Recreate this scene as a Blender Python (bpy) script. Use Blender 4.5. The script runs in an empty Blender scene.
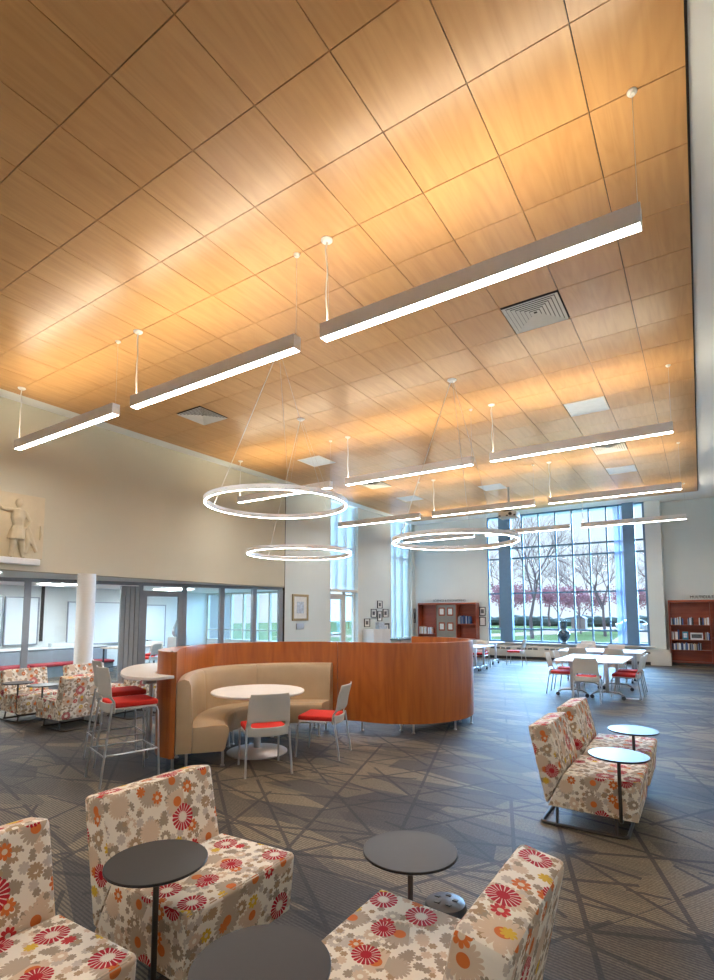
import bpy, bmesh, math, random
from math import sin, cos, pi, radians, atan2, hypot, sqrt
from mathutils import Vector, Matrix
random.seed(7)
S = bpy.context.scene
C = S.collection

# ------------------------------------------------------------------ helpers
class MB:
    def __init__(s): s.v = []; s.f = []
    def add(s, vs, fs):
        o = len(s.v); s.v += [tuple(v) for v in vs]; s.f += [tuple(i+o for i in f) for f in fs]; return s
    def box(s, x0, x1, y0, y1, z0, z1):
        return s.add([(x0,y0,z0),(x1,y0,z0),(x1,y1,z0),(x0,y1,z0),(x0,y0,z1),(x1,y0,z1),(x1,y1,z1),(x0,y1,z1)],
                     [(0,3,2,1),(4,5,6,7),(0,1,5,4),(1,2,6,5),(2,3,7,6),(3,0,4,7)])
    def prism(s, poly, z0, z1):            # poly: list of (x,y), ccw
        n = len(poly)
        return s.add([(x,y,z0) for x,y in poly]+[(x,y,z1) for x,y in poly],
                     [tuple(range(n))[::-1], tuple(range(n,2*n))]+[(i,(i+1)%n,n+(i+1)%n,n+i) for i in range(n)])
    def prism_y(s, poly, y0, y1):          # poly in (x,z)
        n = len(poly)
        return s.add([(x,y0,z) for x,z in poly]+[(x,y1,z) for x,z in poly],
                     [tuple(range(n)), tuple(range(n,2*n))[::-1]]+[(i,n+i,n+(i+1)%n,(i+1)%n) for i in range(n)])
    def lathe(s, prof, seg=32, cx=0, cy=0, closed=False):
        n = len(prof); vs = []; fs = []
        for k in range(seg):
            a = 2*pi*k/seg
            for r, z in prof: vs.append((cx+r*cos(a), cy+r*sin(a), z))
        m = n if closed else n-1
        for k in range(seg):
            k2 = (k+1) % seg
            for i in range(m):
                j = (i+1) % n
                fs.append((k*n+i, k2*n+i, k2*n+j, k*n+j))
        if not closed:
            if prof[0][0] > 1e-6: fs.append(tuple(k*n for k in range(seg))[::-1])
            if prof[-1][0] > 1e-6: fs.append(tuple(k*n+n-1 for k in range(seg)))
        return s.add(vs, fs)
    def tube(s, pts, r, seg=8, loop=False):
        pts = [Vector(p) for p in pts]; n = len(pts); rs = r if isinstance(r,(list,tuple)) else [r]*n
        vs = []; fs = []; prev = None
        for i, p in enumerate(pts):
            if loop: t = (pts[(i+1)%n]-pts[i-1]).normalized()
            elif i == 0: t = (pts[1]-p).normalized()
            elif i == n-1: t = (p-pts[i-1]).normalized()
            else: t = ((pts[i+1]-p).normalized()+(p-pts[i-1]).normalized()).normalized()
            if prev is None:
                a = Vector((0,0,1)) if abs(t.z) < .9 else Vector((1,0,0))
                u = t.cross(a).normalized()
            else: u = (prev - t*prev.dot(t)).normalized()
            prev = u; w = t.cross(u)
            for k in range(seg):
                a = 2*pi*k/seg; vs.append(p+(u*cos(a)+w*sin(a))*rs[i])
        for i in range(n if loop else n-1):
            j = (i+1) % n
            for k in range(seg):
                k2 = (k+1) % seg
                fs.append((i*seg+k, i*seg+k2, j*seg+k2, j*seg+k))
        if not loop:
            fs.append(tuple(range(seg))[::-1]); fs.append(tuple((n-1)*seg+k for k in range(seg)))
        return s.add(vs, fs)
    def ball(s, c, rx, ry=None, rz=None, seg=12, rings=8):
        ry = ry or rx; rz = rz or rx; vs = []; fs = []
        for i in range(1, rings):
            t = pi*i/rings
            for k in range(seg):
                a = 2*pi*k/seg
                vs.append((c[0]+rx*sin(t)*cos(a), c[1]+ry*sin(t)*sin(a), c[2]+rz*cos(t)))
        top = len(vs); vs.append((c[0],c[1],c[2]+rz)); vs.append((c[0],c[1],c[2]-rz))
        for i in range(rings-2):
            for k in range(seg):
                k2 = (k+1)%seg; fs.append((i*seg+k, (i+1)*seg+k, (i+1)*seg+k2, i*seg+k2))
        for k in range(seg):
            k2 = (k+1)%seg; fs.append((top, k, k2)); fs.append((top+1, (rings-2)*seg+k2, (rings-2)*seg+k))
        return s.add(vs, fs)

def obj(name, mb, mat, parent=None, bevel=0, bseg=2, smooth=True, boxuv=False, subsurf=0):
    me = bpy.data.meshes.new(name)
    me.from_pydata(mb.v, [], mb.f); me.update()
    bm = bmesh.new(); bm.from_mesh(me)
    bmesh.ops.recalc_face_normals(bm, faces=bm.faces)
    if bevel:
        es = [e for e in bm.edges if len(e.link_faces) == 2 and e.calc_face_angle(0) > radians(35)]
        bmesh.ops.bevel(bm, geom=es, offset=bevel, segments=bseg, profile=.6, affect='EDGES', clamp_overlap=True)
    for f in bm.faces: f.smooth = smooth
    if smooth:
        for e in bm.edges:
            if len(e.link_faces) == 2 and e.calc_face_angle(0) > radians(28): e.smooth = False
    if boxuv:
        uv = bm.loops.layers.uv.new('UVMap')
        for f in bm.faces:
            n = f.normal
            ax = max(range(3), key=lambda i: abs(n[i]))
            for l in f.loops:
                c = l.vert.co
                if ax == 0: l[uv].uv = (c.y+3.1, c.z+1.3)
                elif ax == 1: l[uv].uv = (c.x+(5.7 if n.y > 0 else 1.9), c.z+2.2)
                else: l[uv].uv = (c.y+3.1, -c.x+4.35)
    bm.to_mesh(me); bm.free()
    o = bpy.data.objects.new(name, me); C.objects.link(o)
    if isinstance(mat, (list,tuple)):
        for m in mat: me.materials.append(m)
    else: me.materials.append(mat)
    if parent: o.parent = parent
    if subsurf:
        m = o.modifiers.new('s','SUBSURF'); m.levels = subsurf; m.render_levels = subsurf
    return o
def tag(o, label, cat, group=None, kind=None):
    o['label'] = label; o['category'] = cat
    if group: o['group'] = group
    if kind: o['kind'] = kind
    return o
def thing(name, label, cat, loc=(0,0,0), rz=0, group=None):
    o = bpy.data.objects.new(name, None); C.objects.link(o)
    o.empty_display_size = .1
    o.location = loc; o.rotation_euler = (0,0,rz)
    return tag(o, label, cat, group)
def struct(name, mb, mat, parent=None, **k):
    o = obj(name, mb, mat, parent, **k)
    if parent is None: o['kind'] = 'structure'
    return o
KIDS = {}
def dup(root, loc, rz=None, label=None, group=None):
    r = root.copy(); C.objects.link(r); r.location = loc
    if rz is not None: r.rotation_euler = (0,0,rz)
    if label: r['label'] = label
    if group: r['group'] = group
    for ch in list(root.children):
        c = ch.copy(); C.objects.link(c); c.parent = r
        for g in list(ch.children):
            d = g.copy(); C.objects.link(d); d.parent = c
    return r
class Proto:
    """first call uses the source itself, later calls copy it"""
    def __init__(s, make): s.make = make; s.root = None
    def put(s, loc, rz, label, group=None):
        if s.root is None:
            s.root = s.make(); r = s.root
            r.location = loc; r.rotation_euler = (0,0,rz); r['label'] = label
            if group: r['group'] = group
            return r
        return dup(s.root, loc, rz, label, group)
def arc(cx, cy, r, a0, a1, n):
    return [(cx+r*cos(radians(a0+(a1-a0)*i/n)), cy+r*sin(radians(a0+(a1-a0)*i/n))) for i in range(n+1)]
def catmull(P, n=6):
    out = []; P = [Vector(p) for p in P]
    Q = [P[0]*2-P[1]]+P+[P[-1]*2-P[-2]]
    for i in range(1, len(Q)-2):
        a,b,c,d = Q[i-1],Q[i],Q[i+1],Q[i+2]
        for k in range(n):
            t = k/n
            out.append(.5*((2*b)+(c-a)*t+(2*a-5*b+4*c-d)*t*t+(3*b-a-3*c+d)*t**3))
    out.append(P[-1]); return out

# ------------------------------------------------------------------ materials
def mat(name, col=(.5,.5,.5), rough=.5, metal=0, var=.06, scale=8, spec=.5, bump=0, emit=None, es=0, sheen=0, coat=0):
    m = bpy.data.materials.new(name); m.use_nodes = True
    nt = m.node_tree; N = nt.nodes; L = nt.links; b = N['Principled BSDF']
    b.inputs['Roughness'].default_value = rough; b.inputs['Metallic'].default_value = metal
    b.inputs['Specular IOR Level'].default_value = spec
    if sheen: b.inputs['Sheen Weight'].default_value = sheen
    if coat: b.inputs['Coat Weight'].default_value = coat
    tc = N.new('ShaderNodeTexCoord'); no = N.new('ShaderNodeTexNoise')
    no.inputs['Scale'].default_value = scale; no.inputs['Detail'].default_value = 4
    L.new(tc.outputs['Object'], no.inputs['Vector'])
    r = N.new('ShaderNodeValToRGB')
    r.color_ramp.elements[0].position = .3; r.color_ramp.elements[1].position = .7
    r.color_ramp.elements[0].color = tuple(c*(1-var) for c in col)+(1,)
    r.color_ramp.elements[1].color = tuple(min(1,c*(1+var)) for c in col)+(1,)
    L.new(no.outputs['Fac'], r.inputs['Fac']); L.new(r.outputs['Color'], b.inputs['Base Color'])
    if bump:
        bp = N.new('ShaderNodeBump'); bp.inputs['Strength'].default_value = bump; bp.inputs['Distance'].default_value = .01
        n2 = N.new('ShaderNodeTexNoise'); n2.inputs['Scale'].default_value = scale*12
        L.new(tc.outputs['Object'], n2.inputs['Vector']); L.new(n2.outputs['Fac'], bp.inputs['Height']); L.new(bp.outputs['Normal'], b.inputs['Normal'])
    if emit:
        b.inputs['Emission Color'].default_value = (*emit,1); b.inputs['Emission Strength'].default_value = es
    return m
class NT:
    def __init__(s, m): s.nt = m.node_tree; s.N = s.nt.nodes; s.L = s.nt.links
    def n(s, t, **k):
        o = s.N.new(t)
        for a, v in k.items(): setattr(o, a, v)
        return o
    def put(s, sock, v):
        if hasattr(v, 'links') or isinstance(v, bpy.types.NodeSocket): s.L.new(v, sock)
        else: sock.default_value = v
    def math(s, op, a, b=None, c=None, clamp=False):
        o = s.n('ShaderNodeMath', operation=op, use_clamp=clamp); s.put(o.inputs[0], a)
        if b is not None: s.put(o.inputs[1], b)
        if c is not None: s.put(o.inputs[2], c)
        return o.outputs[0]
    def mix(s, fac, a, b, bt='MIX'):
        o = s.n('ShaderNodeMix', data_type='RGBA', blend_type=bt); s.put(o.inputs[0], fac)
        s.put(o.inputs[6], a if not isinstance(a, tuple) else (*a,1) if len(a) == 3 else a)
        s.put(o.inputs[7], b if not isinstance(b, tuple) else (*b,1) if len(b) == 3 else b)
        return o.outputs[2]
    def vmath(s, op, a, b=None):
        o = s.n('ShaderNodeVectorMath', operation=op); s.put(o.inputs[0], a)
        if b is not None: s.put(o.inputs[1], b)
        return o.outputs[0]
    def ramp(s, fac, stops, interp='LINEAR'):
        o = s.n('ShaderNodeValToRGB'); o.color_ramp.interpolation = interp; s.put(o.inputs[0], fac)
        e = o.color_ramp.elements
        while len(e) < len(stops): e.new(.5)
        for i, (p, c) in enumerate(stops): e[i].position = p; e[i].color = (*c, 1)
        return o.outputs[0]

def wood_mat(name, dark, light, axis='Z', scale=1.0, rough=.38, cell=None, coat=0.1):
    m = bpy.data.materials.new(name); m.use_nodes = True; t = NT(m); b = t.N['Principled BSDF']
    tc = t.n('ShaderNodeTexCoord'); P = tc.outputs['Object']
    mp = t.n('ShaderNodeMapping')
    sc = {'X':(.9,14,14),'Y':(14,.9,14),'Z':(14,14,.9)}[axis]
    if cell:
        sx = t.n('ShaderNodeSeparateXYZ'); t.L.new(P, sx.inputs[0])
        ix = t.math('FLOOR', t.math('DIVIDE', t.math('SUBTRACT', sx.outputs[0], cell[0]), cell[2]))
        iy = t.math('FLOOR', t.math('DIVIDE', t.math('SUBTRACT', sx.outputs[1], cell[1]), cell[3]))
        cb = t.n('ShaderNodeCombineXYZ'); t.put(cb.inputs[0], ix); t.put(cb.inputs[1], iy)
        wn = t.n('ShaderNodeTexWhiteNoise'); t.L.new(cb.outputs[0], wn.inputs[0])
        off = t.n('ShaderNodeVectorMath', operation='SCALE'); t.L.new(wn.outputs['Color'], off.inputs[0]); off.inputs['Scale'].default_value = 7
        P2 = t.vmath('ADD', P, off.outputs[0])
    else: P2 = P
    t.L.new(P2, mp.inputs[0]); mp.inputs['Scale'].default_value = tuple(v*scale for v in sc)
    n1 = t.n('ShaderNodeTexNoise'); n1.inputs['Scale'].default_value = 1; n1.inputs['Detail'].default_value = 5; n1.inputs['Distortion'].default_value = .5
    t.L.new(mp.outputs[0], n1.inputs['Vector'])
    mp2 = t.n('ShaderNodeMapping'); t.L.new(P2, mp2.inputs[0]); mp2.inputs['Scale'].default_value = tuple((v*.22 if v > 1 else v*.45)*scale for v in sc)
    n2 = t.n('ShaderNodeTexNoise'); n2.inputs['Scale'].default_value = 1; n2.inputs['Detail'].default_value = 2; n2.inputs['Distortion'].default_value = .6
    t.L.new(mp2.outputs[0], n2.inputs['Vector'])
    rings = t.math('ABSOLUTE', t.math('SINE', t.math('MULTIPLY', n2.outputs['Fac'], 34)))
    fac = t.math('ADD', t.math('MULTIPLY', n1.outputs['Fac'], .75), t.math('MULTIPLY', rings, .12 if not cell else .14))
    if cell: fac = t.math('ADD', fac, t.math('MULTIPLY', t.math('SUBTRACT', wn.outputs['Value'], .5), .22))
    col = t.ramp(fac, [(.25, dark), (.75, light)])
    t.L.new(col, b.inputs['Base Color']); b.inputs['Roughness'].default_value = rough
    b.inputs['Coat Weight'].default_value = coat; b.inputs['Coat Roughness'].default_value = .25
    return m

def floral(name):
    m = bpy.data.materials.new(name); m.use_nodes = True; t = NT(m); b = t.N['Principled BSDF']
    tc = t.n('ShaderNodeTexCoord'); UV = tc.outputs['UV']
    oi = t.n('ShaderNodeObjectInfo')
    def layer(base, scale, off, petals, R, depth, cols, keep, spokes=False, rnd=.75, core=None):
        mp = t.n('ShaderNodeMapping'); t.L.new(UV, mp.inputs[0]); mp.inputs['Scale'].default_value = (scale,)*3; mp.inputs['Location'].default_value = (off,off*1.7,0)
        v = t.n('ShaderNodeTexVoronoi', voronoi_dimensions='2D'); v.inputs['Scale'].default_value = 1; v.inputs['Randomness'].default_value = rnd
        t.L.new(mp.outputs[0], v.inputs['Vector'])
        d = t.vmath('SUBTRACT', mp.outputs[0], v.outputs['Position'])
        sx = t.n('ShaderNodeSeparateXYZ'); t.L.new(d, sx.inputs[0])
        th = t.math('ARCTAN2', sx.outputs[1], sx.outputs[0]); r = v.outputs['Distance']
        sc = t.n('ShaderNodeSeparateColor'); t.L.new(v.outputs['Color'], sc.inputs[0])
        rr = t.math('MULTIPLY', R, t.math('ADD', .72, t.math('MULTIPLY', sc.outputs[1], .28)))
        pc = t.math('ABSOLUTE', t.math('COSINE', t.math('MULTIPLY', th, petals/2)))
        pe = t.math('POWER', pc, .45)
        edge = t.math('MULTIPLY', rr, t.math('ADD', 1-depth, t.math('MULTIPLY', pe, depth)))
        mask = t.math('LESS_THAN', r, edge)
        mask = t.math('MULTIPLY', mask, t.math('GREATER_THAN', sc.outputs[0], 1-keep))
        col = t.ramp(sc.outputs[2], cols, 'CONSTANT')
        if spokes:   # pale gaps between petals, growing outward from pale heart
            gap = t.math('LESS_THAN', pc, .36)
            out = t.math('GREATER_THAN', r, t.math('MULTIPLY', rr, .38))
            heart = t.math('MULTIPLY', t.math('LESS_THAN', r, t.math('MULTIPLY', rr, t.math('ADD', .26, t.math('MULTIPLY', pe, .16)))), t.math('GREATER_THAN', sc.outputs[1], .5))
            hole = t.math('MAXIMUM', t.math('MULTIPLY', gap, out), heart)
            col = t.mix(hole, col, (.80,.72,.60))
        if core:
            cm = t.math('LESS_THAN', r, t.math('MULTIPLY', rr, .33))
            col = t.mix(t.math('MULTIPLY', cm, t.math('GREATER_THAN', sc.outputs[1], .35)), col, core)
        return t.mix(mask, base, col)
    tan = (.44,.30,.17); tau = (.38,.30,.21); bei = (.70,.54,.38); gry = (.60,.52,.43); crm = (.90,.83,.70)
    c = crm
    c = layer(c, 17, 2.3, 8, .44, .5, [(0,bei),(.4,tau),(.7,gry)], .80)
    c = layer(c, 10.5, 9.1, 12, .40, .42, [(0,tau),(.35,bei),(.6,tan),(.85,gry)], .58, core=crm)
    c = layer(c, 22, 5.7, 6, .40, .5, [(0,tau),(.4,crm),(.75,tan)], .5)
    c = layer(c, 5.8, 13.2, 20, .44, .38, [(0,bei),(.5,(.50,.40,.29))], .42, core=(.66,.17,.035))
    c = layer(c, 10.5, 21.5, 8, .36, .55, [(0,(.72,.47,.05)),(.42,(.66,.17,.035)),(.8,(.55,.03,.03))], .25, core=(.74,.62,.45))
    c = layer(c, 6.0, 31.4, 18, .40, .2, [(0,(.45,.010,.022)),(.8,(.50,.02,.03))], .30, spokes=True, rnd=.6)
    t.L.new(c, b.inputs['Base Color']); b.inputs['Roughness'].default_value = .8; b.inputs['Specular IOR Level'].default_value = .25
    bp = t.n('ShaderNodeBump'); bp.inputs['Strength'].default_value = .15; bp.inputs['Distance'].default_value = .002
    n2 = t.n('ShaderNodeTexNoise'); n2.inputs['Scale'].default_value = 260; t.L.new(UV, n2.inputs['Vector']); t.L.new(n2.outputs['Fac'], bp.inputs['Height']); t.L.new(bp.outputs['Normal'], b.inputs['Normal'])
    return m

def carpet():
    m = bpy.data.materials.new('carpet'); m.use_nodes = True; t = NT(m); b = t.N['Principled BSDF']
    tc = t.n('ShaderNodeTexCoord'); P = tc.outputs['Object']
    def mapped(sc, rot=0, loc=(0,0,0)):
        mp = t.n('ShaderNodeMapping'); t.L.new(P, mp.inputs[0]); mp.inputs['Scale'].default_value = sc; mp.inputs['Rotation'].default_value = (0,0,radians(rot)); mp.inputs['Location'].default_value = loc
        return mp.outputs[0]
    # angular patches like shards, each with its own tone
    def shard(sc, rot, loc):
        v = t.n('ShaderNodeTexVoronoi', voronoi_dimensions='2D', feature='DISTANCE_TO_EDGE'); t.L.new(mapped(sc, rot, loc), v.inputs['Vector']); v.inputs['Scale'].default_value = 1
        c = t.n('ShaderNodeTexVoronoi', voronoi_dimensions='2D'); t.L.new(mapped(sc, rot, loc), c.inputs['Vector']); c.inputs['Scale'].default_value = 1
        return v.outputs['Distance'], c.outputs['Color']
    d1, c1 = shard((1.1,3.0,1), 14, (0,0,0)); d2, c2 = shard((.8,2.2,1), -34, (5,3,0))
    def sticks(rot, freq, wid, seed, ln, keep):
        # straight broken lines: 1-D cells across, noise along decides where a line shows
        q = mapped((1,1,1), rot, (seed,seed*.7,0)); sp = t.n('ShaderNodeSeparateXYZ'); t.L.new(q, sp.inputs[0])
        v = t.n('ShaderNodeTexVoronoi', voronoi_dimensions='1D', feature='DISTANCE_TO_EDGE'); v.inputs['Scale'].default_value = freq; t.L.new(sp.outputs[1], v.inputs['W'])
        v2 = t.n('ShaderNodeTexVoronoi', voronoi_dimensions='1D'); v2.inputs['Scale'].default_value = freq; t.L.new(sp.outputs[1], v2.inputs['W'])
        cbn = t.n('ShaderNodeCombineXYZ'); t.put(cbn.inputs[0], t.math('MULTIPLY', sp.outputs[0], ln)); t.put(cbn.inputs[1], t.math('MULTIPLY', t.math('FLOOR', t.math('MULTIPLY', sp.outputs[1], freq*1.7)), 3.7))
        nn = t.n('ShaderNodeTexNoise'); nn.inputs['Scale'].default_value = 1; nn.inputs['Detail'].default_value = 0; t.L.new(cbn.outputs[0], nn.inputs['Vector'])
        return t.math('MULTIPLY', t.math('LESS_THAN', v.outputs['Distance'], wid*freq), t.math('GREATER_THAN', nn.outputs['Fac'], keep))
    lines = None
    for args in ((12,2.2,.016,1.3,.8,.40),(-22,1.7,.018,4.1,.7,.42),(38,1.9,.014,7.7,.8,.43),(72,1.6,.015,2.9,.8,.43),(-58,1.5,.017,9.3,.7,.45),(-5,2.6,.012,6.1,1.1,.45)):
        l = sticks(*args); lines = l if lines is None else t.math('MAXIMUM', lines, l)
    s1 = t.n('ShaderNodeSeparateColor'); t.L.new(c1, s1.inputs[0]); s2 = t.n('ShaderNodeSeparateColor'); t.L.new(c2, s2.inputs[0])
    tone = t.math('ADD', t.math('MULTIPLY', s1.outputs[0], .55), t.math('MULTIPLY', s2.outputs[0], .45))
    col = t.ramp(tone, [(.22,(.062,.058,.057)),(.5,(.118,.102,.082)),(.75,(.26,.21,.14))])
    # fine tufted rows
    w = t.n('ShaderNodeTexNoise'); w.inputs['Scale'].default_value = 1; w.inputs['Detail'].default_value = 3; t.L.new(mapped((9,150,1), 6), w.inputs['Vector'])
    w2 = t.n('ShaderNodeTexNoise'); w2.inputs['Scale'].default_value = 1; w2.inputs['Detail'].default_value = 2; t.L.new(mapped((70,60,1), 0), w2.inputs['Vector'])
    row = t.math('SINE', t.math('MULTIPLY', t.n('ShaderNodeSeparateXYZ').outputs[1], 1)) if False else None
    sx = t.n('ShaderNodeSeparateXYZ'); t.L.new(mapped((1,1,1), 6), sx.inputs[0])
    row = t.math('SINE', t.math('MULTIPLY', sx.outputs[1], 2*pi/.021))
    row = t.math('MULTIPLY', t.math('GREATER_THAN', t.math('ADD', row, t.math('MULTIPLY', t.math('SUBTRACT', w.outputs['Fac'], .5), 2.2)), .1), .62)
    col = t.mix(row, col, (.018,.018,.020))
    col = t.mix(t.math('MULTIPLY', lines, .72), col, (.020,.021,.026))
    g = t.ramp(w2.outputs['Fac'], [(.3,(.72,.72,.72)),(.7,(1.2,1.2,1.2))])
    col = t.mix(1.0, col, g, 'MULTIPLY')
    t.L.new(col, b.inputs['Base Color']); b.inputs['Roughness'].default_value = .6; b.inputs['Specular IOR Level'].default_value = .25
    bp = t.n('ShaderNodeBump'); bp.inputs['Strength'].default_value = .35; bp.inputs['Distance'].default_value = .004
    t.L.new(t.math('ADD', w2.outputs['Fac'], row), bp.inputs['Height']); t.L.new(bp.outputs['Normal'], b.inputs['Normal'])
    return m

def glass_mat(name, tint=(.97,.985,.99), refl=.3):
    m = bpy.data.materials.new(name); m.use_nodes = True; t = NT(m); N = t.N
    N.remove(N['Principled BSDF']); out = N['Material Output']
    tr = t.n('ShaderNodeBsdfTransparent'); tr.inputs[0].default_value = (*tint,1)
    gl = t.n('ShaderNodeBsdfGlossy'); gl.inputs['Roughness'].default_value = .02; gl.inputs['Color'].default_value = (.9,.95,1,1)
    fr = t.n('ShaderNodeFresnel'); fr.inputs[0].default_value = 1.45
    tc = t.n('ShaderNodeTexCoord'); no = t.n('ShaderNodeTexNoise'); no.inputs['Scale'].default_value = .7; t.L.new(tc.outputs['Object'], no.inputs['Vector'])
    f = t.math('MULTIPLY', fr.outputs[0], t.math('ADD', refl, t.math('MULTIPLY', no.outputs['Fac'], .1)))
    mx = t.n('ShaderNodeMixShader'); t.L.new(f, mx.inputs[0]); t.L.new(tr.outputs[0], mx.inputs[1]); t.L.new(gl.outputs[0], mx.inputs[2])
    t.L.new(mx.outputs[0], out.inputs[0]); return m
def shade_mat(name, col, trans):
    m = bpy.data.materials.new(name); m.use_nodes = True; t = NT(m); N = t.N
    N.remove(N['Principled BSDF']); out = N['Material Output']
    tc = t.n('ShaderNodeTexCoord'); no = t.n('ShaderNodeTexNoise'); no.inputs['Scale'].default_value = 3; t.L.new(tc.outputs['Object'], no.inputs['Vector'])
    c = t.ramp(no.outputs['Fac'], [(.3,tuple(x*.96 for x in col)),(.7,col)])
    tl = t.n('ShaderNodeBsdfTranslucent'); df = t.n('ShaderNodeBsdfDiffuse'); t.L.new(c, tl.inputs[0]); t.L.new(c, df.inputs[0])
    mx = t.n('ShaderNodeMixShader'); mx.inputs[0].default_value = trans; t.L.new(df.outputs[0], mx.inputs[1]); t.L.new(tl.outputs[0], mx.inputs[2])
    tr = t.n('ShaderNodeBsdfTransparent'); m2 = t.n('ShaderNodeMixShader'); m2.inputs[0].default_value = .3; t.L.new(mx.outputs[0], m2.inputs[1]); t.L.new(tr.outputs[0], m2.inputs[2])
    t.L.new(m2.outputs[0], out.inputs[0]); return m
def emit_mat(name, col, s):
    return mat(name, (.8,.8,.8), .5, var=.01, emit=col, es=s)

GX0, GY0, GDX, GDY = -3.3169, 1.8784, .6966, .7172
M = dict(
 ceil=wood_mat('ceiling_maple', (.51,.265,.092), (.63,.355,.14), 'Y', 1.0, .32, cell=(GX0,GY0,GDX,GDY), coat=.12),
 cherry=wood_mat('cherry_veneer', (.34,.082,.012), (.56,.165,.024), 'Z', .8, .3, coat=.35),
 cherry_dark=wood_mat('cherry_shelf', (.27,.045,.016), (.44,.09,.03), 'X', .8, .35, coat=.2),
 floral=floral('floral_fabric'), carpet=carpet(),
 wall=mat('wall_paint', (.62,.57,.43), .85, var=.02, scale=1.2, bump=.05),
 wall2=mat('wall_grey', (.68,.74,.72), .85, var=.02, scale=1.2),  # cooler and greyer than the beige left wall
 plaster=mat('ceiling_plaster', (.87,.88,.85), .9, var=.02, scale=1),
 dark=mat('dark_reveal', (.03,.02,.015), .7),
 white=mat('white_laminate', (.80,.78,.74), .35, var=.015),
 shell=mat('pale_plastic', (.70,.68,.62), .45, var=.02),
 red=mat('red_fabric', (.62,.035,.025), .8, var=.08, scale=60, spec=.2),
 deepred=mat('deep_red_vinyl', (.34,.02,.03), .6, var=.05),
 tanv=mat('tan_vinyl', (.50,.37,.225), .38, var=.05, scale=5, coat=.15),
 metal=mat('brushed_metal', (.62,.61,.60), .28, 1, var=.05, scale=30),
 silver=mat('silver_paint', (.55,.56,.57), .3, .7, var=.04),
 black=mat('black_plastic', (.018,.018,.02), .4, var=.1),
 char=mat('charcoal_laminate', (.022,.020,.020), .34, var=.03, scale=40, spec=.26),
 bronze=mat('dark_bronze_metal', (.10,.085,.07), .35, .7, var=.05),
 fixture=mat('fixture_paint', (.88,.88,.88), .45, var=.02),
 lamp=emit_mat('lamp_diffuser', (1,.97,.93), 44), lampup=emit_mat('lamp_uplight', (1,.88,.66), 41),
 ring=emit_mat('ring_diffuser', (1,.98,.95), 55), panel=emit_mat('troffer_diffuser', (.95,.98,1), 45),
 frame=mat('window_frame_grey', (.14,.26,.40), .45, .3, var=.04),
 alum=mat('aluminium_frame', (.29,.31,.34), .4, .5, var=.04),
 cream=mat('cream_metal', (.60,.58,.52), .5, var=.02),
 glass=glass_mat('clear_glass'), glass2=glass_mat('partition_glass', (.95,.98,.98), .5),
 shade=shade_mat('roller_shade', (.80,.86,.90), .6), curtain=shade_mat('sheer_curtain', (.42,.52,.66), .5),
 wboard=mat('whiteboard', (.70,.75,.77), .2, var=.01), greyboard=mat('grey_screen', (.42,.47,.48), .5, var=.02),
 plasterart=mat('cast_plaster', (.66,.55,.36), .7, var=.05, scale=5, bump=.2),
 paper=mat('paper', (.75,.75,.72), .7, var=.1, scale=40), ink=mat('ink_sketch', (.12,.12,.13), .7, var=.3, scale=30),
 gold=mat('gilt_frame', (.38,.27,.13), .4, .4, var=.1), blueprint=mat('pale_print', (.50,.58,.66), .4, var=.25, scale=12),
 dwood=mat('dark_base', (.035,.03,.03), .6), bluev=mat('glazed_ceramic', (.05,.10,.15), .2, var=.75, scale=14, coat=.5),
 grass=mat('lawn', (.12,.14,.06), 1, var=.12, scale=1.5, spec=0), path=mat('concrete_path', (.40,.26,.19), 1, var=.04, scale=2, spec=0),
 hazed_bark=mat('hazed_bark', (.25,.19,.22), 1, var=.2, scale=6, spec=0), pink=mat('pink_blossom', (.50,.28,.33), 1, var=.25, scale=2, spec=0),  # bark colour is lightened to stand in for haze in the air
 twig=mat('budding_twigs', (.40,.34,.42), .8, var=.2, scale=2), hedge=mat('hedge', (.12,.14,.13), 1, var=.3, scale=6, spec=0),
 car=mat('car_paint', (.5,.53,.56), .3, .3), house=mat('painted_siding', (.35,.30,.28), .6, var=.03), roof=mat('slate_roof', (.22,.25,.30), .7, var=.1),
 grille=mat('grille_metal', (.10,.10,.10), .5), grey=mat('grey_panel', (.20,.24,.27), .6), mulch=mat('mulch', (.20,.08,.06), .9, var=.3))
bookc = [mat('book_white', (.70,.72,.74), .5), mat('book_blue', (.04,.10,.28), .5), mat('book_navy', (.02,.035,.10), .5), mat('book_grey', (.28,.30,.33), .5),
         mat('book_teal', (.06,.28,.40), .5), mat('book_tan', (.50,.38,.25), .5), mat('book_red', (.35,.05,.05), .5), mat('book_black', (.02,.02,.025), .5)]
BN = ['white','blue','navy','grey','teal','tan','dark red','black']

# ------------------------------------------------------------------ camera
cd = bpy.data.cameras.new('camera'); cam = bpy.data.objects.new('camera', cd); C.objects.link(cam); S.camera = cam
cam.location = (0,0,1.65); cam.rotation_euler = (radians(90)+.08734, 0, .58018)
cd.sensor_fit = 'HORIZONTAL'; cd.sensor_width = 36; cd.lens = 36*522.9/714; cd.shift_y = 78.7/714; cd.clip_end = 500; cd.clip_start = .05

# ------------------------------------------------------------------ room shell
XL, YF, ZC, ZW = -10.2, 20.1, 5.50, 5.456
XR, YB = 1.5, -5.0
struct('floor', MB().box(XL-.25,XR,YB,20.9,-.12,0).box(-18,XL-.25,YB,13.5,-.12,0), M['carpet'])
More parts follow.
